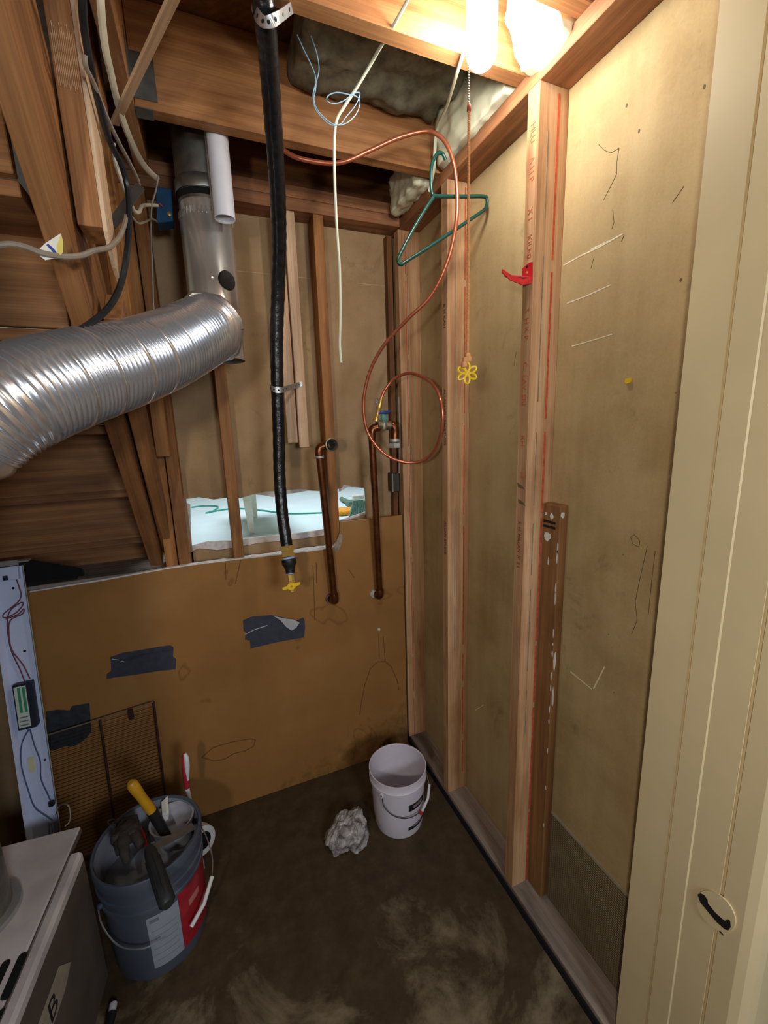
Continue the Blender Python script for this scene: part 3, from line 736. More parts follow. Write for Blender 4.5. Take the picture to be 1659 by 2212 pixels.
MB().lathe([(0.012, 0.034), (0.0215, 0.035), (0.0215, 0.041), (0.012, 0.042)], 16, fm).build('blue_thread_tape', M_BLUE, gh, True)
MB().lathe([(0.012, 0.042), (0.0255, 0.043), (0.0255, 0.060), (0.021, 0.066), (0.017, 0.080), (0.016, 0.092), (0.010, 0.093)], 20, fm).build('black_reducer', M_BLKP, gh, True)
MB().lathe([(0.010, 0.090), (0.0150, 0.091), (0.0150, 0.094), (0.010, 0.095)], 16, fm).build('blue_thread_tape', M_BLUE, gh, True)
vb = MB().lathe([(0.010, 0.095), (0.0145, 0.096), (0.0145, 0.118), (0.016, 0.122), (0.016, 0.142), (0.0125, 0.148), (0.0125, 0.158), (0.010, 0.160)], 8, fm).build('brass_valve', M_BRASS, gh)
hc = e0 + ed * 0.130 + Vector((-0.006, -0.018, 0)); hx = Vector((0.97, -0.1, 0.16)).normalized()
hz = Vector((0, -1, 0)); hy = hz.cross(hx)
hp_ = [(-0.031, -0.006), (-0.014, -0.007), (-0.009, -0.012), (0.0, -0.0145), (0.009, -0.012), (0.014, -0.006), (0.031, -0.003), (0.031, 0.005), (0.014, 0.006), (0.009, 0.010), (0.0, 0.012), (-0.009, 0.010), (-0.014, 0.004), (-0.031, 0.002)]
MB().prism([hc + hx * a + hy * bq for a, bq in hp_], hz * 0.004).build('yellow_lever', M_YEL, vb)
MB().tube([hc - hz * 0.012, hc + hz * 0.007], 0.004, 6).build('lever_stem', M_BRASS, vb)

# ---- perforated straps holding the hose
def strap(name, pts, width, label, updir):
    t = thing(name, label, 'strap', tuple(pts[0]))
    P = spl(pts, 6); mb = MB(); u = Vector(updir).normalized()
    n = len(P); vs = []; th = 0.0009
    for i, p in enumerate(P):
        d = (P[min(i + 1, n - 1)] - P[max(i - 1, 0)]).normalized(); uu = (u - d * u.dot(d)).normalized(); nr = d.cross(uu)
        for a, bq in ((-1, -1), (1, -1), (1, 1), (-1, 1)): vs.append(p + uu * (a * width / 2) + nr * (bq * th))
    fs = [[i * 4 + k, i * 4 + (k + 1) % 4, i * 4 + 4 + (k + 1) % 4, i * 4 + 4 + k] for i in range(n - 1) for k in range(4)] + [[0, 3, 2, 1], [(n - 1) * 4 + k for k in range(4)]]
    mb.add(vs, fs).build('band', M_STEEL, t)
    for i in range(3, n - 1, 5):
        p = P[i]; d = (P[i + 1] - P[i - 1]).normalized(); uu = (u - d * u.dot(d)).normalized(); nr = d.cross(uu)
        cs = (CAM - p).dot(nr); sg = 1 if cs > 0 else -1
        MB().lathe([(0.0001, 0.0002), (0.0032, 0.0001), (0.0032, -0.0004)], 10, orient(p + nr * sg * (th + 0.0003), nr * sg)).build('hole', M_HOLE, t)
    return t
h1 = QD(575, 45, 0.80)
strap('pipe_strap', [QD(545, 5, 0.80), QD(553, 28, 0.775), QD(566, 45, 0.768), QD(580, 48, 0.768), QD(598, 40, 0.775), QD(616, 27, 0.80), QD(632, 15, 0.828), QD(642, 10, 0.838), QD(660, 15, 0.842)], 0.017, 'perforated steel strap holding the hose to the joist', (0.15, -0.25, 1))
strap('pipe_strap', [QY(583, 836, 1.480), QY(589, 840, 1.447), QY(600, 843, 1.437), QY(611, 842, 1.444), QY(619, 839, 1.480), QY(632, 835, 1.60), QY(642, 832, 1.680), QY(653, 829, 1.690)], 0.0175, 'perforated steel strap tying the hose to the pale strips', (0, 0, 1))

# ---- left copper drain pipe
c1 = thing('copper_pipe', 'copper pipe with an open flared end facing out', 'pipe', tuple(QY(722, 1305, 1.645)))
a0, a1 = QY(689, 972, 1.60), QY(722, 1290, 1.645); d01 = (a1 - a0).normalized()
MB().tube([a0, a1], 0.0143, 18).build('riser', M_COPD, c1, True)
MB().tube(spl([a0 + d01 * 0.02, a0 + d01 * 0.006, a0 - d01 * 0.008 + Vector((.006, 0, 0)), a0 - d01 * 0.012 + Vector((.022, -.004, .002)), a0 - d01 * 0.012 + Vector((.040, -.01, .003))], 6), 0.0165, 18).build('elbow', M_COPD, c1, True)
rc = QY(717, 961, 1.565)
MB().tube([a0 - d01 * 0.012 + Vector((.034, -.008, .003)), rc + Vector((0, 0.02, 0))], 0.0155, 18).build('stub', M_SOLD, c1, True)
fmr = orient(rc, Vector((0.12, -1, 0.05)))
MB().lathe([(0.018, -0.03), (0.024, -0.010), (0.0265, 0.002), (0.0225, 0.003), (0.0195, -0.006), (0.016, -0.026)], 28, fmr).build('flared_end', M_SOLD, c1, True)
MB().lathe([(0.0165, -0.012), (0.0001, -0.012)], 20, fmr).build('bore', M_HOLE, c1)  # flat black disc paints in the darkness inside the pipe
MB().tube([a0 + d01 * 0.022, a0 + d01 * 0.030], 0.0168, 18).build('solder_ring', M_NUT, c1, True)
MB().tube(spl([a1 - d01 * 0.015, a1 + d01 * 0.008, a1 + d01 * 0.018 + Vector((0, .008, 0)), Vector((a1.x - 0.004, YF + 0.002, a1.z - 0.016))], 6), 0.0185, 18).build('elbow', M_COPD, c1, True)
MB().lathe([(0.024, 0), (0.021, 0.008), (0.017, 0.010)], 18, orient((a1.x - 0.008, YF, a1.z - 0.014), (0, -1, 0))).build('wall_flange', plain('purple_grey_putty', '6d5450', 0.8, var=0.4, nscale=60), c1, True)

# ---- right copper pipe with valves
c2 = thing('copper_pipe', 'copper pipe with corroded tee, shut-off valves and grey nut', 'pipe', tuple(QY(820, 1290, 1.645)))
a0, a1 = QY(803, 935, 1.60), QY(820, 1280, 1.645); d01 = (a1 - a0).normalized()
MB().tube([a0, a1], 0.0143, 18).build('riser', M_COPD, c2, True)
MB().tube(spl([a0 + d01 * 0.02, a0, a0 - d01 * 0.014 + Vector((.005, 0, 0)), a0 - d01 * 0.020 + Vector((.020, -.002, 0)), a0 - d01 * 0.020 + Vector((.034, -.004, 0))], 6), 0.0165, 18).build('elbow', M_COPD, c2, True)
hz0 = a0 - d01 * 0.020
t1, t2 = QY(815, 918, 1.595), QY(845, 919, 1.59)
MB().tube([t1, t2], 0.0185, 18).build('tee_run', M_SOLD, c2, True)
MB().tube([t1 + Vector((-.002, 0, 0)), t1 + Vector((.010, 0, 0))], 0.0205, 18).build('tee_collar', M_SOLD, c2, True)
MB().lathe([(0.0001, -0.02), (0.015, -0.018), (0.020, 0.0), (0.015, 0.018), (0.0001, 0.02)], 14, Matrix.Translation(QY(829, 919, 1.592))).build('valve_body', M_SOLD, c2, True)
v0, v1 = QY(830, 912, 1.585), QY(829, 893, 1.58)
MB().tube([v0, v0.lerp(v1, .3), v0.lerp(v1, .35), v0.lerp(v1, .75), v1], [0.011, 0.013, 0.016, 0.016, 0.009], 8).build('bonnet', M_VERD, c2)
hb = QY(831, 892, 1.575)
hw = MB().tube([hb + Vector((-.026, 0, -.004)), hb + Vector((-.012, 0, .003)), hb, hb + Vector((.014, 0, .002)), hb + Vector((.026, 0, .008))], [0.003, 0.006, 0.009, 0.006, 0.003], 8).build('blue_lever', M_BLUH, c2, True)
MB().tube(spl([t2, QY(850, 920, 1.585), QY(853, 928, 1.582), QY(853, 938, 1.58), QY(853, 950, 1.58)], 6), 0.0185, 18).build('elbow', M_COPD, c2, True)
MB().lathe([(0.012, 0.010), (0.0245, 0.009), (0.0245, -0.011), (0.014, -0.013), (0.0001, -0.012)], 6, Matrix.Translation(QY(853, 961, 1.58))).build('nut', M_NUT, c2)
MB().tube([QY(853, 948, 1.58), QY(853, 954, 1.58)], 0.0215, 18).build('pale_ring', M_NUT, c2, True)
s0, s1, s2 = QY(812, 910, 1.585), QY(818, 885, 1.58), QY(824, 858, 1.575)
MB().tube([s0, s0.lerp(s1, .25), s0.lerp(s1, .3), s0.lerp(s1, .8), s1], [0.013, 0.013, 0.008, 0.008, 0.010], 10).build('brass_adapter', M_BRASS, c2, True)
MB().tube([s1, s1.lerp(s2, .2), s1.lerp(s2, .6), s2], [0.010, 0.012, 0.009, 0.008], 10).build('needle_valve', M_BRASS, c2, True)
hh = QY(815, 866, 1.565)
for k in range(2):
    MB().tube([s1.lerp(s2, .55), s1.lerp(s2, .6) + Vector((-.012, -.006, .002)), hh + Vector((-.004, 0, .012 * (1 if k else -1)))], [0.005, 0.005, 0.007], 8).build('chrome_wing', M_SHINY, c2, True)
MB().tube(spl([a1 - d01 * 0.015, a1 + d01 * 0.006, a1 + d01 * 0.016 + Vector((-.002, .008, 0)), Vector((a1.x - 0.006, YF + 0.002, a1.z - 0.012))], 6), 0.0185, 18).build('elbow', M_COPD, c2, True)
MB().lathe([(0.020, 0), (0.017, 0.010), (0.0001, 0.012)], 14, orient((a1.x - 0.016, YF, a1.z - 0.012), (-0.3, -1, 0))).build('solder_cap', M_NUT, c2, True)

# ---- copper tubing coil
ctp = [(604, 318, 1.345), (640, 340, 1.335), (700, 352, 1.32), (745, 349, 1.30), (800, 325, 1.28), (860, 298, 1.25), (915, 284, 1.22), (942, 289, 1.20), (965, 312, 1.185), (982, 362, 1.175), (988, 430, 1.175), (984, 490, 1.18), (965, 570, 1.21), (930, 640, 1.26), (880, 690, 1.32), (830, 745, 1.39), (800, 800, 1.44), (786, 860, 1.47), (788, 910, 1.48), (800, 945, 1.48), (830, 980, 1.465), (870, 998, 1.44), (910, 996, 1.40), (940, 970, 1.35), (955, 920, 1.30), (953, 870, 1.30), (935, 830, 1.36), (905, 811, 1.43), (878, 807, 1.50), (850, 820, 1.545), (832, 842, 1.565), (824, 860, 1.572)]
tag(MB().tube(spl([QY(a, bq, c) for a, bq, c in ctp], 8), 0.0058, 10).build('copper_tubing', M_COPT, None, True), 'thin reddish copper tubing looping down to the valve', 'tubing')

# ---- green clothes hanger
HY = 1.20
hgp = [(962, 345), (957, 333), (948, 330), (939, 340), (932, 362), (931, 400), (934, 421), (945, 424), (1000, 424.5), (1045, 424.5), (1052, 432), (1050, 448), (1040, 458), (1000, 485), (940, 525), (880, 563), (866, 571), (860, 564), (863, 552), (890, 500), (920, 450), (936, 426)]
hang = thing('clothes_hanger', 'dark green plastic clothes hanger hanging askew', 'hanger', tuple(QY(940, 345, HY)))
MB().tube(spl([QY(a, bq, HY) for a, bq in hgp[:7]], 6), 0.0048, 10).build('hook', M_GRN, hang, True)
MB().tube(spl([QY(a, bq, HY) for a, bq in hgp[6:]], 6), 0.0052, 10).build('frame', M_GRN, hang, True)

# ---- red bracket hook on the near stud
hk = thing('wall_hook', 'red metal hook screwed to the nearest right stud', 'hook', (XS, 0.93, 1.94))
PL = [(1124, 583), (1145, 567), (1151, 566), (1150, 604), (1139, 609), (1123, 605)]
pp = [QX(a, bq, XS - 0.001) for a, bq in PL]
for p in pp: p.y = min(max(p.y, 0.911), 0.949)
MB().prism(pp, (-0.002, 0, 0)).build('back_plate', M_RED, hk)
za = 1.926
arm = [(XS - 0.001, 0.915), (XS - 0.001, 0.947), (XS - 0.030, 0.946), (XS - 0.064, 0.942), (XS - 0.064, 0.936), (XS - 0.036, 0.925), (XS - 0.012, 0.915)]
MB().prism([Vector((x, y, za + (XS - x) * 0.10)) for x, y in arm], (0, 0, 0.003)).build('tray', M_RED, hk)
MB().prism([Vector((XS - 0.002, 0.913, za - 0.012)), Vector((XS - 0.030, 0.913, za - 0.018)), Vector((XS - 0.066, 0.914, za - 0.010)), Vector((XS - 0.090, 0.916, za + 0.006)), Vector((XS - 0.088, 0.916, za + 0.013)), Vector((XS - 0.062, 0.914, za + 0.001)), Vector((XS - 0.028, 0.914, za - 0.004)), Vector((XS - 0.002, 0.913, za + 0.003))], (0, 0.003, 0)).build('arm', M_RED, hk)
for zz, mt in ((1.958, M_HOLE), (1.944, M_BRASS), (1.933, M_HOLE)):
    MB().lathe([(0.0035, 0), (0.0028, 0.0015), (0.0001, 0.002)], 8, orient((XS - 0.003, 0.931, zz), (-1, 0, 0))).build('screw', mt, hk)

# ---- yellow pin and outlet box
pin = thing('push_pin', 'small yellow pin stuck in the right drywall', 'pin', (XW, 0.692, 1.657))
qp = QX(1360, 822, XW)
MB().prism([qp + Vector((-.001, -.007, .004)), qp + Vector((-.001, .006, .005)), qp + Vector((-.001, .008, -.001)), qp + Vector((-.001, .003, -.006)), qp + Vector((-.001, -.006, -.004))], (-0.005, 0, -0.001)).build('head', M_YEL, pin)
ob_ = thing('outlet_box', 'small grey metal box fixed beside the corner stud', 'junction box', (0.75, 1.74, 1.33))
MB().box((0.742, 1.715, 1.288), (0.776, 1.774, 1.372)).build('box', M_DKST, ob_, bevel=0.003)
MB().box((0.739, 1.712, 1.290), (0.7425, 1.720, 1.370)).build('flange', M_STEEL, ob_)
MB().tube(spl([(0.771, 1.709, 1.372), (0.772, 1.705, 1.42), (0.774, 1.70, 1.50), (0.774, 1.70, 1.70)], 5), 0.004, 8).build('cable', M_CABG, ob_, True)

# ---- cables, wires and cords
def cable(name, pts, r, mat, label, cat='cable', seg=8, flat=None, n=8):
    P = [QY(*p) for p in pts]
    return tag(MB().tube(spl(P, n), r, seg, True, flat).build(name, mat, None, True), label, cat)
cable('cable', [(176, -60, .90), (178, 0, .92), (182, 60, .95), (195, 140, .98), (210, 210, 1.02), (235, 300, 1.08), (262, 355, 1.12), (276, 410, 1.14), (279, 470, 1.12), (275, 540, 1.08), (262, 610, 1.07), (238, 660, 1.05), (200, 695, 1.03), (150, 728, 1.0), (90, 775, .97)], 0.0062, M_CABB, 'thick black cable curving down behind the silver flexible duct')
cable('cable', [(216, -60, .90), (217, 0, .92), (222, 60, .96), (229, 112, 1.0), (240, 160, 1.05), (255, 225, 1.12), (275, 285, 1.20), (300, 340, 1.30), (320, 368, 1.38), (340, 386, 1.48)], 0.0072, M_CABW, 'cream cable running down from the top left corner', flat=0.6)
cable('cable', [(183, 118, .95), (186, 145, .96), (205, 185, 1.0), (232, 255, 1.06), (258, 310, 1.12), (282, 355, 1.2), (299, 392, 1.26), (297, 408, 1.28), (280, 425, 1.28)], 0.0040, M_CABG, 'thin grey cable crossing the thick black cable')
cable('cable', [(245, 310, 1.2), (248, 345, 1.2), (262, 390, 1.22), (278, 430, 1.25), (290, 455, 1.30), (300, 458, 1.34), (306, 446, 1.38), (318, 443, 1.44), (340, 444, 1.52)], 0.0045, M_CABW, 'short kinked white cable entering the blue box')
cable('cable', [(-40, 535, .90), (0, 529, .90), (25, 527, .90), (55, 533, .90), (90, 546, .90), (135, 554, .91), (175, 552, .93), (205, 541, .96), (235, 534, 1.0), (258, 512, 1.05), (270, 480, 1.1), (272, 468, 1.12)], 0.0046, M_CABG, 'twisted grey cable carrying the paper tag')
cable('wire', [(333, 398, 1.5), (342, 380, 1.46), (337, 410, 1.46), (328, 445, 1.46), (326, 500, 1.46), (329, 580, 1.46), (331, 640, 1.46), (333, 690, 1.46)], 0.0022, M_CABG, 'thin grey wire hanging straight down by the blue box', 'wire')
cable('wire', [(272, 448, 1.25), (285, 468, 1.28), (298, 482, 1.32), (312, 480, 1.36), (328, 473, 1.44), (338, 478, 1.5)], 0.0028, M_CABG, 'short grey wire sagging left of the blue box', 'wire')
cable('cable', [(1010, 80, .925), (1001, 115, .95), (988, 155, 1.0), (976, 195, 1.08), (964, 232, 1.17), (950, 262, 1.25), (942, 290, 1.30), (939, 330, 1.335), (937, 365, 1.345), (931, 395, 1.36), (927, 415, 1.37)], 0.0072, M_CORD, 'white cable slanting from the bulb down the joist', flat=0.55)
cable('cord', [(905, -60, .86), (880, 0, .91), (850, 55, .955), (820, 105, 1.02), (800, 140, 1.06), (770, 190, 1.10), (745, 228, 1.12), (729, 255, 1.13), (723, 285, 1.13), (722, 340, 1.14), (724, 420, 1.15), (728, 500, 1.16), (733, 570, 1.17), (735, 640, 1.18), (735, 700, 1.19), (734, 745, 1.2), (737, 784, 1.2)], 0.0036, M_CORD, 'pale cord hanging down the middle with a loose end', 'cord')
cable('wire', [(642, 75, 1.08), (655, 105, 1.08), (672, 140, 1.08), (681, 165, 1.08), (682, 190, 1.08), (678, 215, 1.08), (686, 238, 1.08), (705, 258, 1.08), (725, 270, 1.08), (748, 266, 1.08), (768, 248, 1.08), (777, 225, 1.08), (772, 210, 1.08), (752, 204, 1.08), (728, 200, 1.08), (710, 206, 1.08), (706, 217, 1.08), (720, 224, 1.08), (742, 218, 1.08), (762, 203, 1.08), (776, 200, 1.08), (776, 210, 1.08), (766, 230, 1.08), (748, 252, 1.08), (735, 268, 1.08), (715, 270, 1.08), (695, 254, 1.08), (680, 232, 1.08), (676, 205, 1.08), (682, 180, 1.08), (689, 150, 1.08), (684, 115, 1.08), (672, 78, 1.08)], 0.0012, M_BLUW, 'thin light blue wire looped around the pale cord', 'wire', 6)
lth = beam2('wood_lath', QY(405, -70, 0.80), QY(247, 268, 1.18), Vector((0.8, 0.2, 0.2)), 0.019, 0.006, WD['pale'], None)
tag(lth, 'pale wooden lath slanting across the top left cables', 'lath')
br = beam2('flat_bracket', QY(303, 402, 1.24), QY(240, 488, 1.20), Vector((0.7, 0.3, 0.6)), 0.020, 0.003, M_DKST, None, bevel=0.0004)
tag(br, 'flat grey steel bracket slanting left of the blue box', 'bracket')

# ---- paper tag folded over the cable
pt = thing('paper_tag', 'folded white paper tag with blue print on the cable', 'tag', tuple(QY(110, 540, 0.905)))
PT = [(83, 540), (98, 525), (131, 504), (136, 520), (136, 545), (127, 556), (98, 562), (86, 553), (96, 546)]
MB().prism([QY(a, bq, 0.905) for a, bq in PT], (0, 0.0012, 0)).build('sheet', M_PAPER, pt)
MB().prism([QY(a, bq, 0.9043) for a, bq in ((131, 506), (136, 520), (136, 545), (128, 553), (124, 545), (122, 535))], (0, 0.0006, 0)).build('yellow_face', M_YPAP, pt)
MB().prism([QY(a, bq, 0.9043) for a, bq in ((100, 529), (104, 526), (117, 538), (127, 553), (122, 556), (113, 543))], (0, 0.0006, 0)).build('blue_print', M_INK, pt)

# ---- blue junction box
bj = thing('junction_box', 'blue plastic electrical box in the far left corner', 'junction box', tuple(QY(355, 440, 1.62)))
P = [QY(a, bq, 1.60) for a, bq in ((336, 402), (370, 408), (374, 478), (339, 482))]
MB().prism(P, (0, 0.055, 0)).build('box', M_BOXB, bj, bevel=0.002)
MB().lathe([(0.006, 0), (0.006, 0.006), (0.0001, 0.007)], 8, orient(QY(366, 464, 1.60), (0, -1, 0))).build('screw', M_BRASS, bj)
MB().tube([QY(338, 444, 1.59), QY(345, 440, 1.595), QY(352, 447, 1.597)], 0.003, 6).build('bare_wire', M_COPT, bj)

# ---- staircase seen from below, rising towards the door on the left
stc = thing('staircase', 'underside of a steep wooden staircase rising on the left', 'staircase', (-0.6, 1.68, 1.09))
s0, s1 = Vector((-0.2255, 1.72, 1.09)), Vector((-0.196, 0.53, 2.375))       # lower right edge line of the near stringer
sd = (s1 - s0).normalized(); sn = Vector((0, 0.7071, 0.7071))               # towards the treads
def stringer(off, mat):
    a, c_ = s0 + Vector((off, 0, 0)), s1 + Vector((off, 0, 0))
    return beam2('stringer', a + sn * 0.118, c_ + sn * 0.118, Vector((1, 0, 0)), 0.040, 0.236, mat, stc)
stringer(0.0, WD['stair']); stringer(-0.93, WD['stair'])
y_r, z_r = 1.700, 1.225
for k in range(-1, 6):
    yk, zk = y_r - 0.19 * k, z_r + 0.195 * k
    if k >= 0:
        beam('riser', (-1.15, yk, zk - 0.012), (-0.247, yk + 0.020, zk + 0.183), 'x', WD['stair'], stc)
    else:
        beam('riser', (-1.15, yk, 1.07), (-0.247, yk + 0.020, zk + 0.183), 'x', WD['stair'], stc)
    if zk + 0.21 < 2.36: beam('tread', (-1.15, yk - 0.19 + 0.02, zk + 0.158), (-0.247, yk + 0.045, zk + 0.183), 'x', WD['stair'], stc)
# hanging 2x4 beside the stringer, its foot cut on the slope, and blocking below it
yA, yB, xA, xB = 1.0, 1.085, -0.180, -0.141
zA, zB = QY(224, 492, yA).z, QY(255, 612, yB).z
o = thing('hanging_timber', 'short hanging timber with saw marks beside the stair stringer', 'timber', ((xA + xB) / 2, (yA + yB) / 2, 2.2))
MB().box((xA, yA, zA), (xB, yB, 2.61)).build('upright', WD['joist'], o, bevel=0.001)
MB().prism([(xB + 0.0005, yA, zA - 0.004), (xB + 0.0005, yA + 0.04, (zA + zB) / 2 - 0.02), (xB + 0.0005, yB, zB), (xB + 0.0005, yB, 2.61), (xB + 0.0005, yA, 2.61)], (0.007, 0, 0)).build('side_lath', WD['pale'], o)
ms = MB()
for i in range(13):
    x = xA + 0.004 + i * 0.0027
    ms.box((x, yA - 0.0003, 2.165 + 0.004 * (i % 3)), (x + 0.0009, yA + 0.0005, 2.245 + 0.006 * ((i * 7) % 4)))
ms.build('saw_marks', plain('saw_mark_glints', 'd8b084', 0.7, var=0.1), o)  # saw marks, their glossy highlights painted as pale strips
beam2('stringer_ledger', s0 + Vector((0.038, 0, 0)) + sn * 0.10, Vector((-0.158, 1.10, 1.83)) + sn * 0.02, Vector((1, 0, 0)), 0.034, 0.09, WD['stair'], stc)
bl = beam('blocking', (-0.166, 1.60, 1.50), (-0.124, 1.684, 1.72), 'z', WD['old'], None); tag(bl, 'short wooden block nailed beside the stair stringer', 'wood block')
st2 = beam('post', (-0.24, 1.45, 1.62), (-0.20, 1.54, 2.60), 'z', WD['stair'], None); tag(st2, 'dark upright timber behind the black cable', 'timber')
st3 = beam('post', (-0.185, 1.30, 1.70), (-0.147, 1.39, 2.60), 'z', WD['old'], None); tag(st3, 'brown upright timber left of the blue box', 'timber')

# ---- leaning fluorescent fixture
ft, fb = Vector((-0.617, 1.612, 1.185)), Vector((-0.612, 1.43, 0.012))
fx_ = thing('light_fixture', 'old bluish-white fluorescent fixture leaning against the back wall', 'light fixture', tuple(fb))
zl = (ft - fb).normalized(); xl_ = Vector((1, 0, 0)); xl_ = (xl_ - zl * xl_.dot(zl)).normalized(); yl = zl.cross(xl_)   # yl points away from camera
FM = Matrix((xl_, yl, zl)).transposed().to_4x4(); FM.translation = fb
FL = (ft - fb).length
MB().box((-0.034, -0.004, 0), (0.034, 0.0, FL), FM).build('pan', M_FIXT, fx_)
MB().prism([FM @ Vector(q) for q in ((-0.034, -0.004, 0), (-0.043, -0.022, 0), (-0.045, -0.022, 0), (-0.036, 0.0, 0))], zl * FL).build('side_flange', M_FIXT, fx_)
MB().prism([FM @ Vector(q) for q in ((0.034, -0.004, 0), (0.043, -0.022, 0), (0.045, -0.022, 0), (0.036, 0.0, 0))], zl * FL).build('side_flange', M_FIXE, fx_)
MB().box((-0.043, -0.024, FL - 0.042), (0.030, -0.004, FL), FM).build('end_cap', M_FIXT, fx_, bevel=0.002)
MB().box((-0.008, -0.026, FL - 0.040), (0.004, -0.023, FL - 0.026), FM).build('socket', M_BALL, fx_)
zbl = lambda py: (QY(60, py, 1.55).z) / zl.z
z1, z2 = zbl(1568), zbl(1478)
bal = MB().box((-0.022, -0.032, z1), (0.026, -0.004, z2), FM).build('ballast', M_BALL, fx_, bevel=0.002)
MB().box((-0.018, -0.0325, z1 + 0.008), (0.012, -0.0318, z2 - 0.006), FM).build('ballast_label', M_LABW, bal)
for a in (-0.010, 0.002):
    MB().box((a, -0.0329, z1 + 0.055), (a + 0.007, -0.0323, z2 - 0.010), FM).build('green_print', M_LABG, bal)
for i in range(3):
    MB().box((-0.014, -0.0329, z1 + 0.014 + i * 0.012), (0.008, -0.0323, z1 + 0.018 + i * 0.012), FM).build('grey_print', M_GREY, bal)
MB().box((-0.020, -0.0046, zbl(1660)), (-0.004, -0.0038, zbl(1630)), FM).build('sticker', M_YPAP and plain('pale_sticker', 'c9c8a0', 0.7), fx_)
for zz, xx in ((zbl(1284), 0.006), (zbl(1418), 0.012), (zbl(1643), 0.024)):
    MB().lathe([(0.0001, 0.0006), (0.004, 0.0005), (0.004, 0)], 10, FM @ Matrix.Translation((xx, -0.0042, zz)) @ Matrix.Rotation(math.pi / 2, 4, 'X')).build('hole', M_HOLE, fx_)
def fwire(pts, r, mat, name='wire'):
    MB().tube(spl([FM @ Vector((x, -0.012, zbl(py))) for x, py in pts], 8), r, 6).build(name, mat, fx_, True)
fwire([(0.004, 1247), (0.018, 1262), (0.024, 1285), (0.026, 1300), (0.018, 1312), (0.0, 1322), (-0.022, 1333), (-0.026, 1340), (-0.016, 1342), (0.008, 1335), (0.026, 1322), (0.024, 1316), (0.0, 1325), (-0.014, 1340), (-0.020, 1370), (-0.018, 1410), (-0.004, 1450), (0.004, 1478)], 0.0018, M_WIRR)
fwire([(-0.020, 1345), (0.010, 1340), (0.027, 1330), (0.022, 1340), (-0.010, 1350), (-0.018, 1380), (-0.016, 1410), (0.006, 1445), (0.018, 1475)], 0.0018, M_WIRR)
fwire([(0.0, 1575), (0.006, 1610), (0.014, 1640), (0.010, 1675), (0.020, 1705), (0.026, 1722)], 0.0020, M_WIRG)
fwire([(-0.004, 1575), (-0.026, 1600), (-0.034, 1640), (-0.026, 1690), (-0.016, 1725), (0.012, 1750), (0.024, 1760)], 0.0020, M_WIRG)
fwire([(0.020, 1764), (0.018, 1790), (0.012, 1815)], 0.0016, M_WIRG)
MB().box((0.020, -0.020, zbl(1732)), (0.036, -0.008, zbl(1722)), FM).build('wire_nut', M_BLKP, fx_, bevel=0.003)

# ---- black plate on the ledge
lp = thing('metal_plate', 'thin black metal plate lying on the ledge above the fixture', 'plate', (-0.62, 1.72, 1.095))
MB().prism([(-1.0, 1.685, 1.090), (-0.62, 1.640, 1.10), (-0.47, 1.690, 1.092), (-0.47, 1.71, 1.092), (-0.70, 1.79, 1.12), (-1.0, 1.79, 1.12)], (0, 0, 0.022)).build('plate', M_HOLE, lp)
MB().box((-1.0, 1.60, 1.196), (-0.56, 1.625, 1.200)).build('bright_edge', M_STEEL, lp)
MB().prism([(-1.0, 1.60, 1.200), (-0.56, 1.60, 1.196), (-0.44, 1.64, 1.135), (-0.44, 1.655, 1.11), (-1.0, 1.64, 1.12)], (0, 0.02, 0)).build('dark_skirt', M_HOLE, lp)
MB().box((-0.63, 1.594, 1.190), (-0.585, 1.60, 1.206)).build('clip', M_STEEL, lp)

# ---- wire rack against the board
rk = thing('wire_rack', 'dark wire rack leaning on the board behind the grey bucket', 'rack', (-0.40, 1.60, 0.01))
def rp(px, py): 
    q = QY(px, py, 1.63); t = (0.60 - q.z) / 0.6; return QY(px, py, 1.65 - 0.07 * max(0, t))
def rq(x, z): return Vector((x, 1.652 - 0.085 * (0.6 - z), z))
MB().tube([rq(-0.70, 0.553), rq(-0.455, 0.573), rq(-0.292, 0.588)], 0.0028, 8).build('top_rail', plain('tan_rail', '7a6a5a', 0.5, 0.3), rk, True)
MB().tube([rq(-0.292, 0.588), rq(-0.296, 0.012)], 0.0042, 8).build('upright', M_RUST, rk, True)
MB().tube([rq(-0.466, 0.572), rq(-0.470, 0.012)], 0.0042, 8).build('upright', M_RUST, rk, True)
mb = MB()
for i in range(40):
    z = 0.555 - i * 0.0138; mb.tube([rq(-0.70, z - 0.012), rq(-0.296, z + 0.014)], 0.0010, 4, True)
o = mb.build('cross_wires', M_RUST, rk); o['kind'] = 'stuff'
MB().box((-0.376, 1.638, 0.545), (-0.360, 1.648, 0.584)).build('clip', M_RUST, rk)

# ---- duct tape patches on the board
def tape(pts, mat, label, wob=0.0):
    t = thing('duct_tape', label, 'tape', tuple(QY(*pts[0], YF)), 'duct tape patches on the board')
    MB().prism([QY(a, b_, YF - 0.0012) for a, b_ in pts], (0, 0.0011, 0)).build('strip', mat, t)
    return t
t1 = tape([(525, 1340), (545, 1332), (585, 1329), (600, 1331), (640, 1341), (655, 1334), (658, 1340), (659, 1355), (657, 1377), (600, 1387), (541, 1401), (540, 1384), (529, 1382), (531, 1366), (526, 1362)], M_TAPE, 'grey duct tape patch with a curled pale corner')
P = [QY(a, b_, YF - 0.003 - d) for a, b_, d in ((590, 1330, 0), (612, 1336, .008), (633, 1338, .014), (647, 1345, .016), (640, 1356, .012), (630, 1362, .006), (618, 1354, .008), (606, 1340, .005))]
MB().prism(P, (0, 0.001, 0)).build('curled_corner', M_TAPEL, t1)
MB().tube([QY(530, 1370, YF - .002), QY(550, 1360, YF - .003), QY(578, 1351, YF - .002)], 0.0018, 6).build('crease', M_TAPEL, t1)
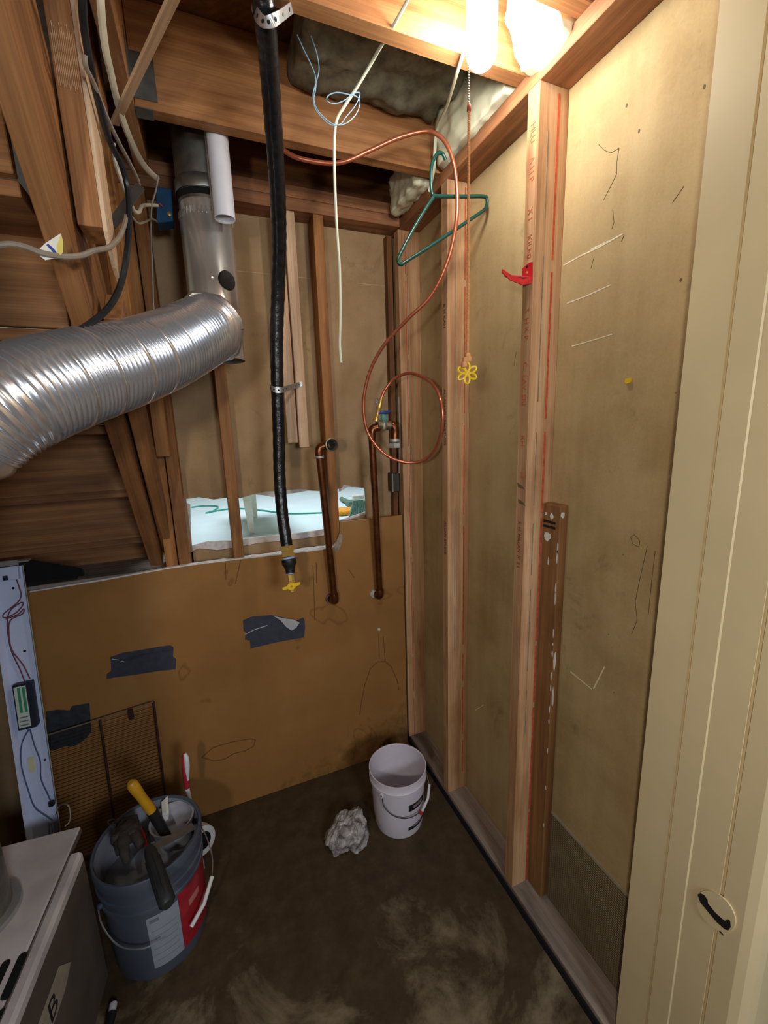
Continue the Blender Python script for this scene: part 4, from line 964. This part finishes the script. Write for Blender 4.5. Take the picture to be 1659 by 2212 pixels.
t2 = tape([(238, 1420), (262, 1411), (300, 1405), (345, 1397), (368, 1394), (375, 1398), (374, 1418), (381, 1424), (379, 1446), (340, 1450), (290, 1458), (250, 1463), (230, 1467), (231, 1456), (240, 1449), (240, 1434)], M_TAPE, 'grey duct tape patch with a straight crease along its top')
MB().tube([QY(240, 1426, YF - .003), QY(270, 1426, YF - .004), QY(310, 1412, YF - .003), QY(372, 1402, YF - .003)], 0.003, 6).build('crease', M_TAPE, t2)
MB().tube([QY(242, 1424, YF - .004), QY(258, 1426, YF - .005), QY(269, 1430, YF - .003)], 0.0016, 6).build('bright_fold', M_TAPEL, t2)
t3 = tape([(100, 1537), (125, 1533), (150, 1535), (156, 1525), (193, 1519), (195, 1545), (197, 1582), (180, 1600), (160, 1612), (140, 1612), (120, 1620), (100, 1622)], M_TAPEB, 'dirty black duct tape patch behind the wire rack')

# ---- grey bucket
GB = Vector((-0.295, 1.280, 0.0))
gb = thing('bucket', 'big grey bucket full of tools beside the white cabinet', 'bucket', tuple(GB))
T_ = Matrix.Translation(GB)
MB().lathe([(0.001, 0.004), (0.124, 0.004), (0.127, 0.0), (0.131, 0.012), (0.137, 0.21), (0.1385, 0.255)], 48, T_).build('body', M_BKTG, gb, True)
MB().lathe([(0.1385, 0.252), (0.144, 0.255), (0.144, 0.262), (0.140, 0.264), (0.140, 0.285), (0.146, 0.288), (0.146, 0.296), (0.1415, 0.298), (0.1420, 0.335), (0.149, 0.338), (0.150, 0.366), (0.147, 0.370), (0.142, 0.369), (0.1395, 0.362)], 48, T_).build('ribbed_rim', M_BKTG, gb, True)
MB().lathe([(0.1395, 0.364), (0.135, 0.20), (0.128, 0.020), (0.001, 0.016)], 48, T_).build('inside', M_BKTI, gb, True)
MB().lathe([(0.001, 0.265), (0.06, 0.285), (0.10, 0.262), (0.136, 0.25)], 32, T_).build('grime', M_BKTI, gb, True)  # level raised so it catches more light
def cyl_patch(rad0, rad1, a0, a1, z0, z1, name, mat, parent, T, lift=0.001, n=14, taper=None):
    mb = MB(); vs = []; fs = []
    for i in range(n + 1):
        a = math.radians(a0 + (a1 - a0) * i / n)
        for z in (z0, z1):
            r = (rad0 + (rad1 - rad0) * z / 0.25) + lift
            vs.append(T @ Vector((r * math.cos(a), r * math.sin(a), z)))
        for z in (z0, z1):
            r = (rad0 + (rad1 - rad0) * z / 0.25) + lift - 0.0015
            vs.append(T @ Vector((r * math.cos(a), r * math.sin(a), z)))
    for i in range(n):
        o = i * 4
        fs += [[o, o + 4, o + 5, o + 1], [o + 2, o + 3, o + 7, o + 6], [o, o + 2, o + 6, o + 4], [o + 1, o + 5, o + 7, o + 3]]
    fs += [[0, 1, 3, 2], [n * 4, n * 4 + 2, n * 4 + 3, n * 4 + 1]]
    return mb.add(vs, fs).build(name, mat, parent, True)
cyl_patch(0.131, 0.1385, -93, -58, 0.045, 0.232, 'pale_label', M_LABP, gb, T_, 0.0016)
pl = cyl_patch(0.131, 0.1385, -57.5, 12, 0.045, 0.246, 'red_label', M_LABR, gb, T_, 0.0012)
cyl_patch(0.131, 0.1385, -90, -80, 0.212, 0.224, 'printed_heading', M_GREY, gb, T_, 0.0019, 4)
for i in range(6):
    cyl_patch(0.131, 0.1385, -90, -62, 0.07 + i * 0.022, 0.0715 + i * 0.022, 'printed_line', M_GREY, gb, T_, 0.0019, 6)
for a_, z_ in ((-36, 0.17), (-20, 0.10)):
    cyl_patch(0.131, 0.1385, a_ - 9, a_ + 9, z_, z_ + 0.022, 'pale_emblem', plain('pinkish_print', 'c07a74', 0.5), gb, T_, 0.0016, 6)
def gpt(ang, r, z): a = math.radians(ang); return GB + Vector((r * math.cos(a), r * math.sin(a), z))
bail = spl([gpt(-150, 0.150, 0.262), gpt(-140, 0.156, 0.225), gpt(-120, 0.160, 0.185), gpt(-98, 0.162, 0.168), gpt(-80, 0.160, 0.165)], 8)
MB().tube(bail, 0.0022, 6).build('wire_handle', M_BEAD, gb, True)
bail2 = spl([gpt(28, 0.151, 0.29), gpt(15, 0.160, 0.24), gpt(0, 0.166, 0.20), gpt(-18, 0.168, 0.175)], 8)
MB().tube(bail2, 0.0022, 6).build('wire_handle', M_BEAD, gb, True)
MB().tube([gpt(-14, 0.168, 0.180), gpt(-34, 0.164, 0.150), gpt(-52, 0.160, 0.128)], 0.0062, 10).build('handle_grip', M_WHITE, gb, True)
MB().lathe([(0.008, 0), (0.008, 0.008), (0.004, 0.010)], 10, orient(gpt(-150, 0.142, 0.262), (gpt(-150, 1, 0.262) - GB).normalized())).build('handle_ear', M_BKTG, gb, True)

# tools in and across the grey bucket
def rz(px, py, z): return QZ(px, py, z)
sw = thing('scraper', 'mustard yellow handled scraper standing in the grey bucket', 'tool', tuple(rz(350, 1790, 0.36)))
a_, b_ = QY(282, 1690, 1.30), QY(328, 1752, 1.315); c_ = QY(365, 1815, 1.31)
MB().tube(spl([a_, a_.lerp(b_, .12), a_.lerp(b_, .45), a_.lerp(b_, .8), b_], 5), [0.0125] + [0.0150] * 4 + [0.0135] * 8 + [0.0128] * 7 + [0.0125], 12).build('handle', M_GRIPY, sw, True) if False else MB().tube([a_, a_.lerp(b_, .06), a_.lerp(b_, .2), a_.lerp(b_, .5), a_.lerp(b_, .8), b_], [0.009, 0.0150, 0.0155, 0.0135, 0.0145, 0.0135], 14).build('handle', M_GRIPY, sw, True)
MB().tube([b_, b_.lerp(c_, .3), b_.lerp(c_, .8), c_], [0.0155, 0.016, 0.014, 0.013], 12).build('shank', M_BLKP, sw, True)
MB().prism([c_ + Vector((-.010, -.004, 0)), c_ + Vector((.034, -.004, .008)), c_ + Vector((.026, 0, -.07)), c_ + Vector((-.012, 0, -.07))], (0, 0.004, 0)).build('head', M_BLKP, sw)
kn = thing('knife', 'dull saw blade with ribbed black grip lying across the grey bucket', 'tool', tuple(rz(345, 1850, 0.375)))
g0, g1 = QZ(363, 1955, 0.388), QZ(322, 1832, 0.410)
MB().tube([g0, g0.lerp(g1, .05), g0.lerp(g1, .3), g0.lerp(g1, .6), g0.lerp(g1, .9), g1], [0.014, 0.0205, 0.0185, 0.0195, 0.0165, 0.012], 14).build('grip', M_GRIPB, kn, True)
gd = (g1 - g0).normalized(); sdv = gd.orthogonal().normalized(); bdv = gd.cross(sdv)
for i in range(8):
    a = 2 * math.pi * i / 8; off = sdv * math.cos(a) * 0.0185 + bdv * math.sin(a) * 0.0185
    MB().tube([g0.lerp(g1, .1) + off, g0.lerp(g1, .8) + off * 0.95], 0.002, 5).build('grip_rib', M_BLKP, kn)
k0, k1 = QZ(322, 1838, 0.404), QZ(420, 1786, 0.374)
bl0 = (k1 - k0).normalized(); bup = Vector((0, 0, 1))
pr_ = Vector((-bl0.y, bl0.x, 0)).normalized()
MB().prism([k0 - pr_ * 0.012, k0.lerp(k1, .5) - pr_ * 0.013, k1 - pr_ * 0.010, k1 + pr_ * 0.016, k0.lerp(k1, .6) + pr_ * 0.013, k0 + pr_ * 0.014], (0, 0, 0.004)).build('blade', M_BLADE, kn)
MB().tube([g1, k0], [0.012, 0.008], 8).build('neck', M_BLADE, kn, True)
rg_ = thing('rag', 'dark oily work glove draped over the rim of the grey bucket', 'glove', tuple(rz(270, 1790, 0.36)))
pq = QZ(272, 1792, 0.388)
blob('palm', pq + Vector((-0.036, -0.040, -0.026)), pq + Vector((0.036, 0.040, 0.016)), M_GLOVE, rg_, 8, 0.6, 0.012, 26, 3.0)
for pts, rr in (([(266, 1806, .392), (268, 1830, .388), (271, 1850, .376), (275, 1863, .362)], [.018, .014, .011, .008]), ([(258, 1806, .390), (256, 1828, .384), (260, 1846, .370)], [.014, .011, .008]), ([(286, 1798, .388), (296, 1812, .384), (306, 1828, .376)], [.015, .013, .010])):
    P = spl([QZ(*p) for p in pts], 5); MB().tube(P, [rr[min(len(rr) - 1, int(k / 5))] for k in range(len(P))], 10).build('finger', M_GLOVE, rg_, True)
MB().tube([QZ(243 + 10 * math.cos(t), 1776 + 6 * math.sin(t), 0.378) for t in [2 * math.pi * i / 14 for i in range(15)]], 0.0022, 6, False).build('cuff_ring', M_DKST, rg_, True)
sc = thing('pliers', 'rusty red handled pliers inside the grey bucket', 'tool', tuple(rz(310, 1815, 0.33)))
for k, mt in ((0, M_CRIM), (1, M_DKST)):
    P = [QZ(300 + 14 * k, 1790 - 3 * k, .33), QZ(314 + 4 * k, 1815, .35), QZ(322, 1838, .36)]
    MB().tube(P, [0.009, 0.008, 0.006], 8).build('handle' if k == 0 else 'jaw', mt, sc, True)
cn = thing('plastic_cup', 'whitish tub standing inside the grey bucket', 'cup', tuple(rz(385, 1780, 0.24)))
MB().lathe([(0.050, 0.275), (0.062, 0.352), (0.066, 0.356), (0.060, 0.354), (0.050, 0.285), (0.001, 0.283)], 28, Matrix.Translation(GB + Vector((0.060, 0.052, 0)))).build('tub', plain('dusty_white_plastic', 'a6a4ac', 0.5, var=0.12), cn, True)
bx_ = MB().prism([QZ(348, 1752, .34), QZ(362, 1738, .34), QZ(364, 1770, .33), QZ(350, 1778, .33)], (0.004, 0.004, 0.03)).build('paper_packet', M_PAPER, None); tag(bx_, 'small white packet tucked beside the tub in the grey bucket', 'packet')

# ---- red and white brush handle behind the bucket
bh = thing('brush', 'red and white brush handle standing behind the grey bucket', 'brush', tuple(QY(405, 1730, 1.47)))
b0, b1, b2 = QY(398, 1627, 1.46), QY(404, 1702, 1.47), QY(418, 1775, 1.46)
MB().tube([b0, b0.lerp(b1, .12), b0.lerp(b1, .35), b0.lerp(b1, .8), b1], [0.005, 0.0105, 0.0125, 0.0105, 0.008], 12).build('red_grip', M_CRIM, bh, True)
ofs = Vector((0.006, -0.006, 0))
MB().tube([b0 + ofs * .3, b0.lerp(b1, .1) + ofs, b0.lerp(b1, .35) + ofs, b0.lerp(b1, .75) + ofs * .8], [0.005, 0.0085, 0.0095, 0.005], 12).build('white_inlay', M_WHITE, bh, True)
MB().tube([b1, b1.lerp(b2, .5), b2, b2 + (b2 - b1).normalized() * 0.28], [0.008, 0.0085, 0.009, 0.008], 12).build('white_shaft', M_WHITE, bh, True)
# ---- white roll on the floor behind the bucket
rl = thing('tape_roll', 'white roll with a black core lying behind the grey bucket', 'roll', tuple(QZ(440, 1812, 0.0)))
rc_ = QZ(437, 1815, 0.052); rd = Vector((0.55, -0.78, 0.25)).normalized()
fmr = orient(rc_ + Vector((-0.01, 0.01, 0)), rd)
MB().lathe([(0.030, -0.028), (0.050, -0.028), (0.052, 0.0), (0.050, 0.026), (0.046, 0.028), (0.030, 0.028)], 28, fmr).build('rim', M_WHITE, rl, True)
MB().lathe([(0.030, 0.028), (0.029, -0.028)], 28, fmr).lathe([(0.0001, 0.004), (0.030, 0.004)], 28, fmr).build('core', M_HOLE, rl, True)

# ---- white bucket
WB = Vector((0.566, 1.340, 0.0))
wb = thing('bucket', 'empty white bucket with black labels near the far right corner', 'bucket', tuple(WB))
T_ = Matrix.Translation(WB)
MB().lathe([(0.001, 0.003), (0.090, 0.003), (0.094, 0.0), (0.097, 0.010), (0.108, 0.205)], 48, T_).build('body', M_BKTW, wb, True)
MB().lathe([(0.108, 0.200), (0.114, 0.204), (0.115, 0.217), (0.111, 0.222), (0.1115, 0.244), (0.1145, 0.247), (0.1145, 0.251), (0.111, 0.2515), (0.109, 0.248)], 48, T_).build('rim', M_BKTW, wb, True)
MB().lathe([(0.109, 0.249), (0.102, 0.06), (0.095, 0.016), (0.001, 0.013)], 48, T_).build('inside', M_BKTW, wb, True)
for z0 in (0.125, 0.035):
    pl = cyl_patch(0.0965, 0.1100, -92, -42, z0, z0 + 0.030, 'black_label', M_BLKP, wb, T_, 0.0012)
    cyl_patch(0.0965, 0.1100, -80, -54, z0 + 0.010, z0 + 0.021, 'pinkish_print', plain('pinkish_label_print', '8c7478', 0.6), pl, T_, 0.0018, 6)
def wpt(ang, r, z): a = math.radians(ang); return WB + Vector((r * math.cos(a), r * math.sin(a), z))
MB().tube(spl([wpt(-146, 0.114, 0.198), wpt(-142, 0.118, 0.165), wpt(-128, 0.119, 0.138), wpt(-110, 0.119, 0.122), wpt(-92, 0.119, 0.116), wpt(-70, 0.121, 0.114)], 7), 0.0018, 6).build('wire_handle', plain('dark_wire', '4a4c58', 0.4, 0.7), wb, True)
MB().tube(spl([wpt(24, 0.116, 0.205), wpt(6, 0.124, 0.180), wpt(-24, 0.126, 0.158)], 7), 0.0018, 6).build('wire_handle', M_BEAD, wb, True)
MB().tube([wpt(-26, 0.126, 0.160), wpt(-46, 0.126, 0.138), wpt(-66, 0.123, 0.114)], 0.0052, 10).build('handle_grip', M_WHITE, wb, True)
MB().lathe([(0.006, -0.006), (0.007, 0), (0.006, 0.006)], 10, orient(wpt(-69, 0.122, 0.112), (0, -1, 0)), True).build('red_tip', M_RED, wb, True)
MB().lathe([(0.009, 0), (0.009, 0.006), (0.004, 0.008)], 12, orient(wpt(-146, 0.112, 0.202), (wpt(-146, 1, 0.202) - WB).normalized())).build('handle_ear', M_BKTW, wb, True)

# ---- crumpled plastic bag
def bag_mat():
    mt, nt, b = nm('crumpled_grey_plastic')
    v = coords(nt); f = noisef(nt, v, 26, 5, 0.65, 1.2)
    nt.links.new(ramp(nt, f, [(0.35, '58504c'), (0.5, '989290'), (0.66, 'cac5c4')]), b.inputs['Base Color']); b.inputs['Roughness'].default_value = 0.35
    bump(nt, b, f, 0.6, 0.006); return mt
bgc = Vector((0.335, 1.335, 0))
bg = blob('plastic_bag', bgc + Vector((-0.085, -0.065, -0.012)), bgc + Vector((0.085, 0.065, 0.105)), bag_mat(), None, 16, 0.75, 0.026, 17, 4.0)
for v in bg.data.vertices:
    g = v.co.z + bg.location.z
    k = 1 - max(0, g) * 3.2; v.co.x *= k; v.co.y *= k; v.co.x += g * 0.25
    v.co.z = max(g, 0.0005) - bg.location.z
for p in bg.data.polygons: p.use_smooth = False
tag(bg, 'crumpled grey plastic bag on the floor beside the white bucket', 'bag')

# ---- white heater cabinet with flue
ang = math.radians(-5.0); HO = Vector((-0.428, 1.262, 0.0))
HM = Matrix.Translation(HO) @ Matrix.Rotation(ang, 4, 'Z')
ht = thing('heater_cabinet', 'dusty white metal heater cabinet with slotted top in the left corner', 'heater', (-0.6, 1.0, 0.0))
HZ = 0.452
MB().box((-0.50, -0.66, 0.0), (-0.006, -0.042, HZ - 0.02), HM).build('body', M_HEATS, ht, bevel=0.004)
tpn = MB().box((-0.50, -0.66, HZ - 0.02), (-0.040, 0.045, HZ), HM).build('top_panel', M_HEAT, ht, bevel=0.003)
MB().box((-0.036, -0.66, HZ - 0.03), (-0.004, -0.045, HZ + 0.006), HM).build('side_rail', M_HEAT, ht, bevel=0.008)
MB().box((-0.046, -0.66, HZ - 0.012), (-0.034, 0.035, HZ - 0.004), HM).build('groove', M_HEATS, ht)
def slot(px0, py0, px1, py1, wd_):
    a, b_ = QZ(px0, py0, HZ + 0.0006), QZ(px1, py1, HZ + 0.0006); d = (b_ - a).normalized(); n_ = Vector((-d.y, d.x, 0)) * wd_ / 2
    P = []
    for t in range(7): q = math.pi * t / 6; P.append(b_ + n_ * -math.cos(q) + d * math.sin(q) * wd_ / 2)
    for t in range(7): q = math.pi * t / 6; P.append(a + n_ * math.cos(q) - d * math.sin(q) * wd_ / 2)
    MB().prism(P, (0, 0, -0.002)).build('slot', M_HOLE, tpn)
slot(48, 2066, 12, 2150, 0.017); slot(12, 2082, -28, 2168, 0.017); slot(2, 2190, -34, 2268, 0.017)
# label on the cabinet side
LX = lambda y_, z_: HM @ Vector((-0.0055, y_, z_))
lb_ = MB().prism([LX(-0.20, 0.29), LX(-0.245, 0.345), LX(-0.50, 0.345), LX(-0.50, 0.27), LX(-0.245, 0.27)], (HM.to_3x3() @ Vector((0.001, 0, 0)))).build('label', plain('aged_label', 'a69a88', 0.6), ht)
text('DVAB', 0.075, LX(-0.47, 0.28) + Vector((0.0012, 0, 0)), HM.to_3x3() @ Vector((0, 1, 0)), (0, 0, 1), M_HOLE, ht)
MB().tube(spl([QZ(120, 1760, 0.47), QZ(128, 1742, 0.50), QZ(140, 1737, 0.51), QZ(150, 1745, 0.50), QZ(151, 1772, 0.46), QZ(140, 1785, 0.452)], 6), 0.002, 6).build('wire_loop', M_BEAD, ht, True)
fl = thing('flue_pipe', 'grey galvanised flue rising from the heater cabinet', 'pipe', (-0.625, 1.10, HZ))
FC = Matrix.Translation((-0.632, 1.118, 0))
MB().lathe([(0.072, HZ + 0.001), (0.072, 0.90)], 36, FC).build('pipe', M_GALV, fl, True)
MB().lathe([(0.072, HZ + 0.014), (0.088, HZ + 0.012), (0.090, HZ + 0.004), (0.090, HZ + 0.0006)], 36, FC).build('flange_ring', M_STEEL, fl, True)
# ---- small plug on the floor
pg = thing('floor_plug', 'small white and black plug lying on the floor by the cabinet', 'plug', tuple(QZ(245, 2195, 0.0)))
q0 = QZ(243, 2180, 0.012)
MB().tube([q0 + Vector((0, 0.012, 0)), q0 + Vector((0, -0.010, 0))], 0.010, 10).build('white_end', M_WHITE, pg, True)
MB().tube([q0 + Vector((0, -0.010, 0)), q0 + Vector((-0.002, -0.04, 0))], [0.0125, 0.010], 10).build('black_end', M_BLKP, pg, True)

# ---- things in the bright room beyond the hole
sl = thing('plastic_stool', 'cream plastic stool legs seen through the hole', 'stool', tuple(QZ(545, 1153, ZN)))
for (fx0, fy0, tx, ty) in ((545, 1153, 527, 1040), (552, 1118, 541, 1030)):
    f_ = QZ(fx0, fy0, ZN); tpp = QY(tx, ty, f_.y + 0.02)
    mb = MB(); w0, w1 = 0.020, 0.036
    mb.add([f_ + Vector((-w0, -.012, 0)), f_ + Vector((w0, -.012, 0)), f_ + Vector((w0, .012, 0)), f_ + Vector((-w0, .012, 0)), tpp + Vector((-w1, -.02, 0)), tpp + Vector((w1, -.02, 0)), tpp + Vector((w1, .02, 0)), tpp + Vector((-w1, .02, 0))], [(0, 3, 2, 1), (4, 5, 6, 7), (0, 1, 5, 4), (1, 2, 6, 5), (2, 3, 7, 6), (3, 0, 4, 7)])
    mb.build('leg', M_STOOL, sl, bevel=0.004)
zt = QY(527, 1040, QZ(545, 1153, ZN).y).z
cs = QZ(549, 1135, ZN)
MB().box((cs.x - 0.10, cs.y - 0.40, zt - 0.005), (cs.x + 0.32, cs.y + 0.42, zt + 0.03)).build('seat', M_STOOL, sl, bevel=0.01)
tag(MB().tube(spl([QZ(a, b_, ZN + 0.008) for a, b_ in ((414, 1096), (440, 1093), (470, 1094), (462, 1103), (445, 1108), (470, 1103), (500, 1099), (530, 1099), (570, 1103), (620, 1109), (680, 1108), (740, 1104), (775, 1096), (800, 1090))], 8), 0.009, 8).build('garden_hose', M_HOSEG, None, True), 'green hose snaking over the bright floor beyond the hole', 'hose')
gv = thing('work_glove', 'orange work gloves on the bright floor beyond the hole', 'gloves', tuple(QZ(745, 1110, ZN)))
for i, (a, b_) in enumerate(((738, 1108), (748, 1107), (756, 1109), (763, 1108), (742, 1112))):
    q = QZ(a, b_, ZN); blob('glove_lump', q + Vector((-.06, -.07, 0)), q + Vector((.06, .07, .05)), M_GLOVO, gv, 5, 0.7, 0.014, 18, i)
bw = thing('broom', 'green bristled broom head at the right of the hole', 'broom', tuple(QZ(775, 1120, ZN)))
q = QZ(776, 1124, ZN)
for i in range(9):
    MB().tube([q + Vector((-0.10 + i * 0.022, 0, 0.005)), q + Vector((-0.035 + i * 0.010, 0.02, 0.19))], [0.013, 0.007], 6).build('bristle_tuft', M_BROOM, bw)
MB().box((q.x - 0.05, q.y, q.z + 0.185), (q.x + 0.06, q.y + 0.04, q.z + 0.235)).build('head', M_STOOL, bw, bevel=0.01)
dt = thing('hand_brush', 'dull green hand tool on the bright floor beyond the hole', 'brush', tuple(QZ(750, 1085, ZN)))
d0, d1, d2 = QZ(738, 1078, ZN + .03), QZ(760, 1088, ZN + .03), QZ(778, 1084, ZN + .03)
MB().tube([d0, d1], 0.028, 10).build('handle', M_BRGRN, dt, True)
MB().box((d1.x - 0.05, d1.y - 0.04, ZN + 0.002), (d1.x + 0.16, d1.y + 0.10, ZN + 0.06)).build('head', M_BRGRN, dt, bevel=0.008)
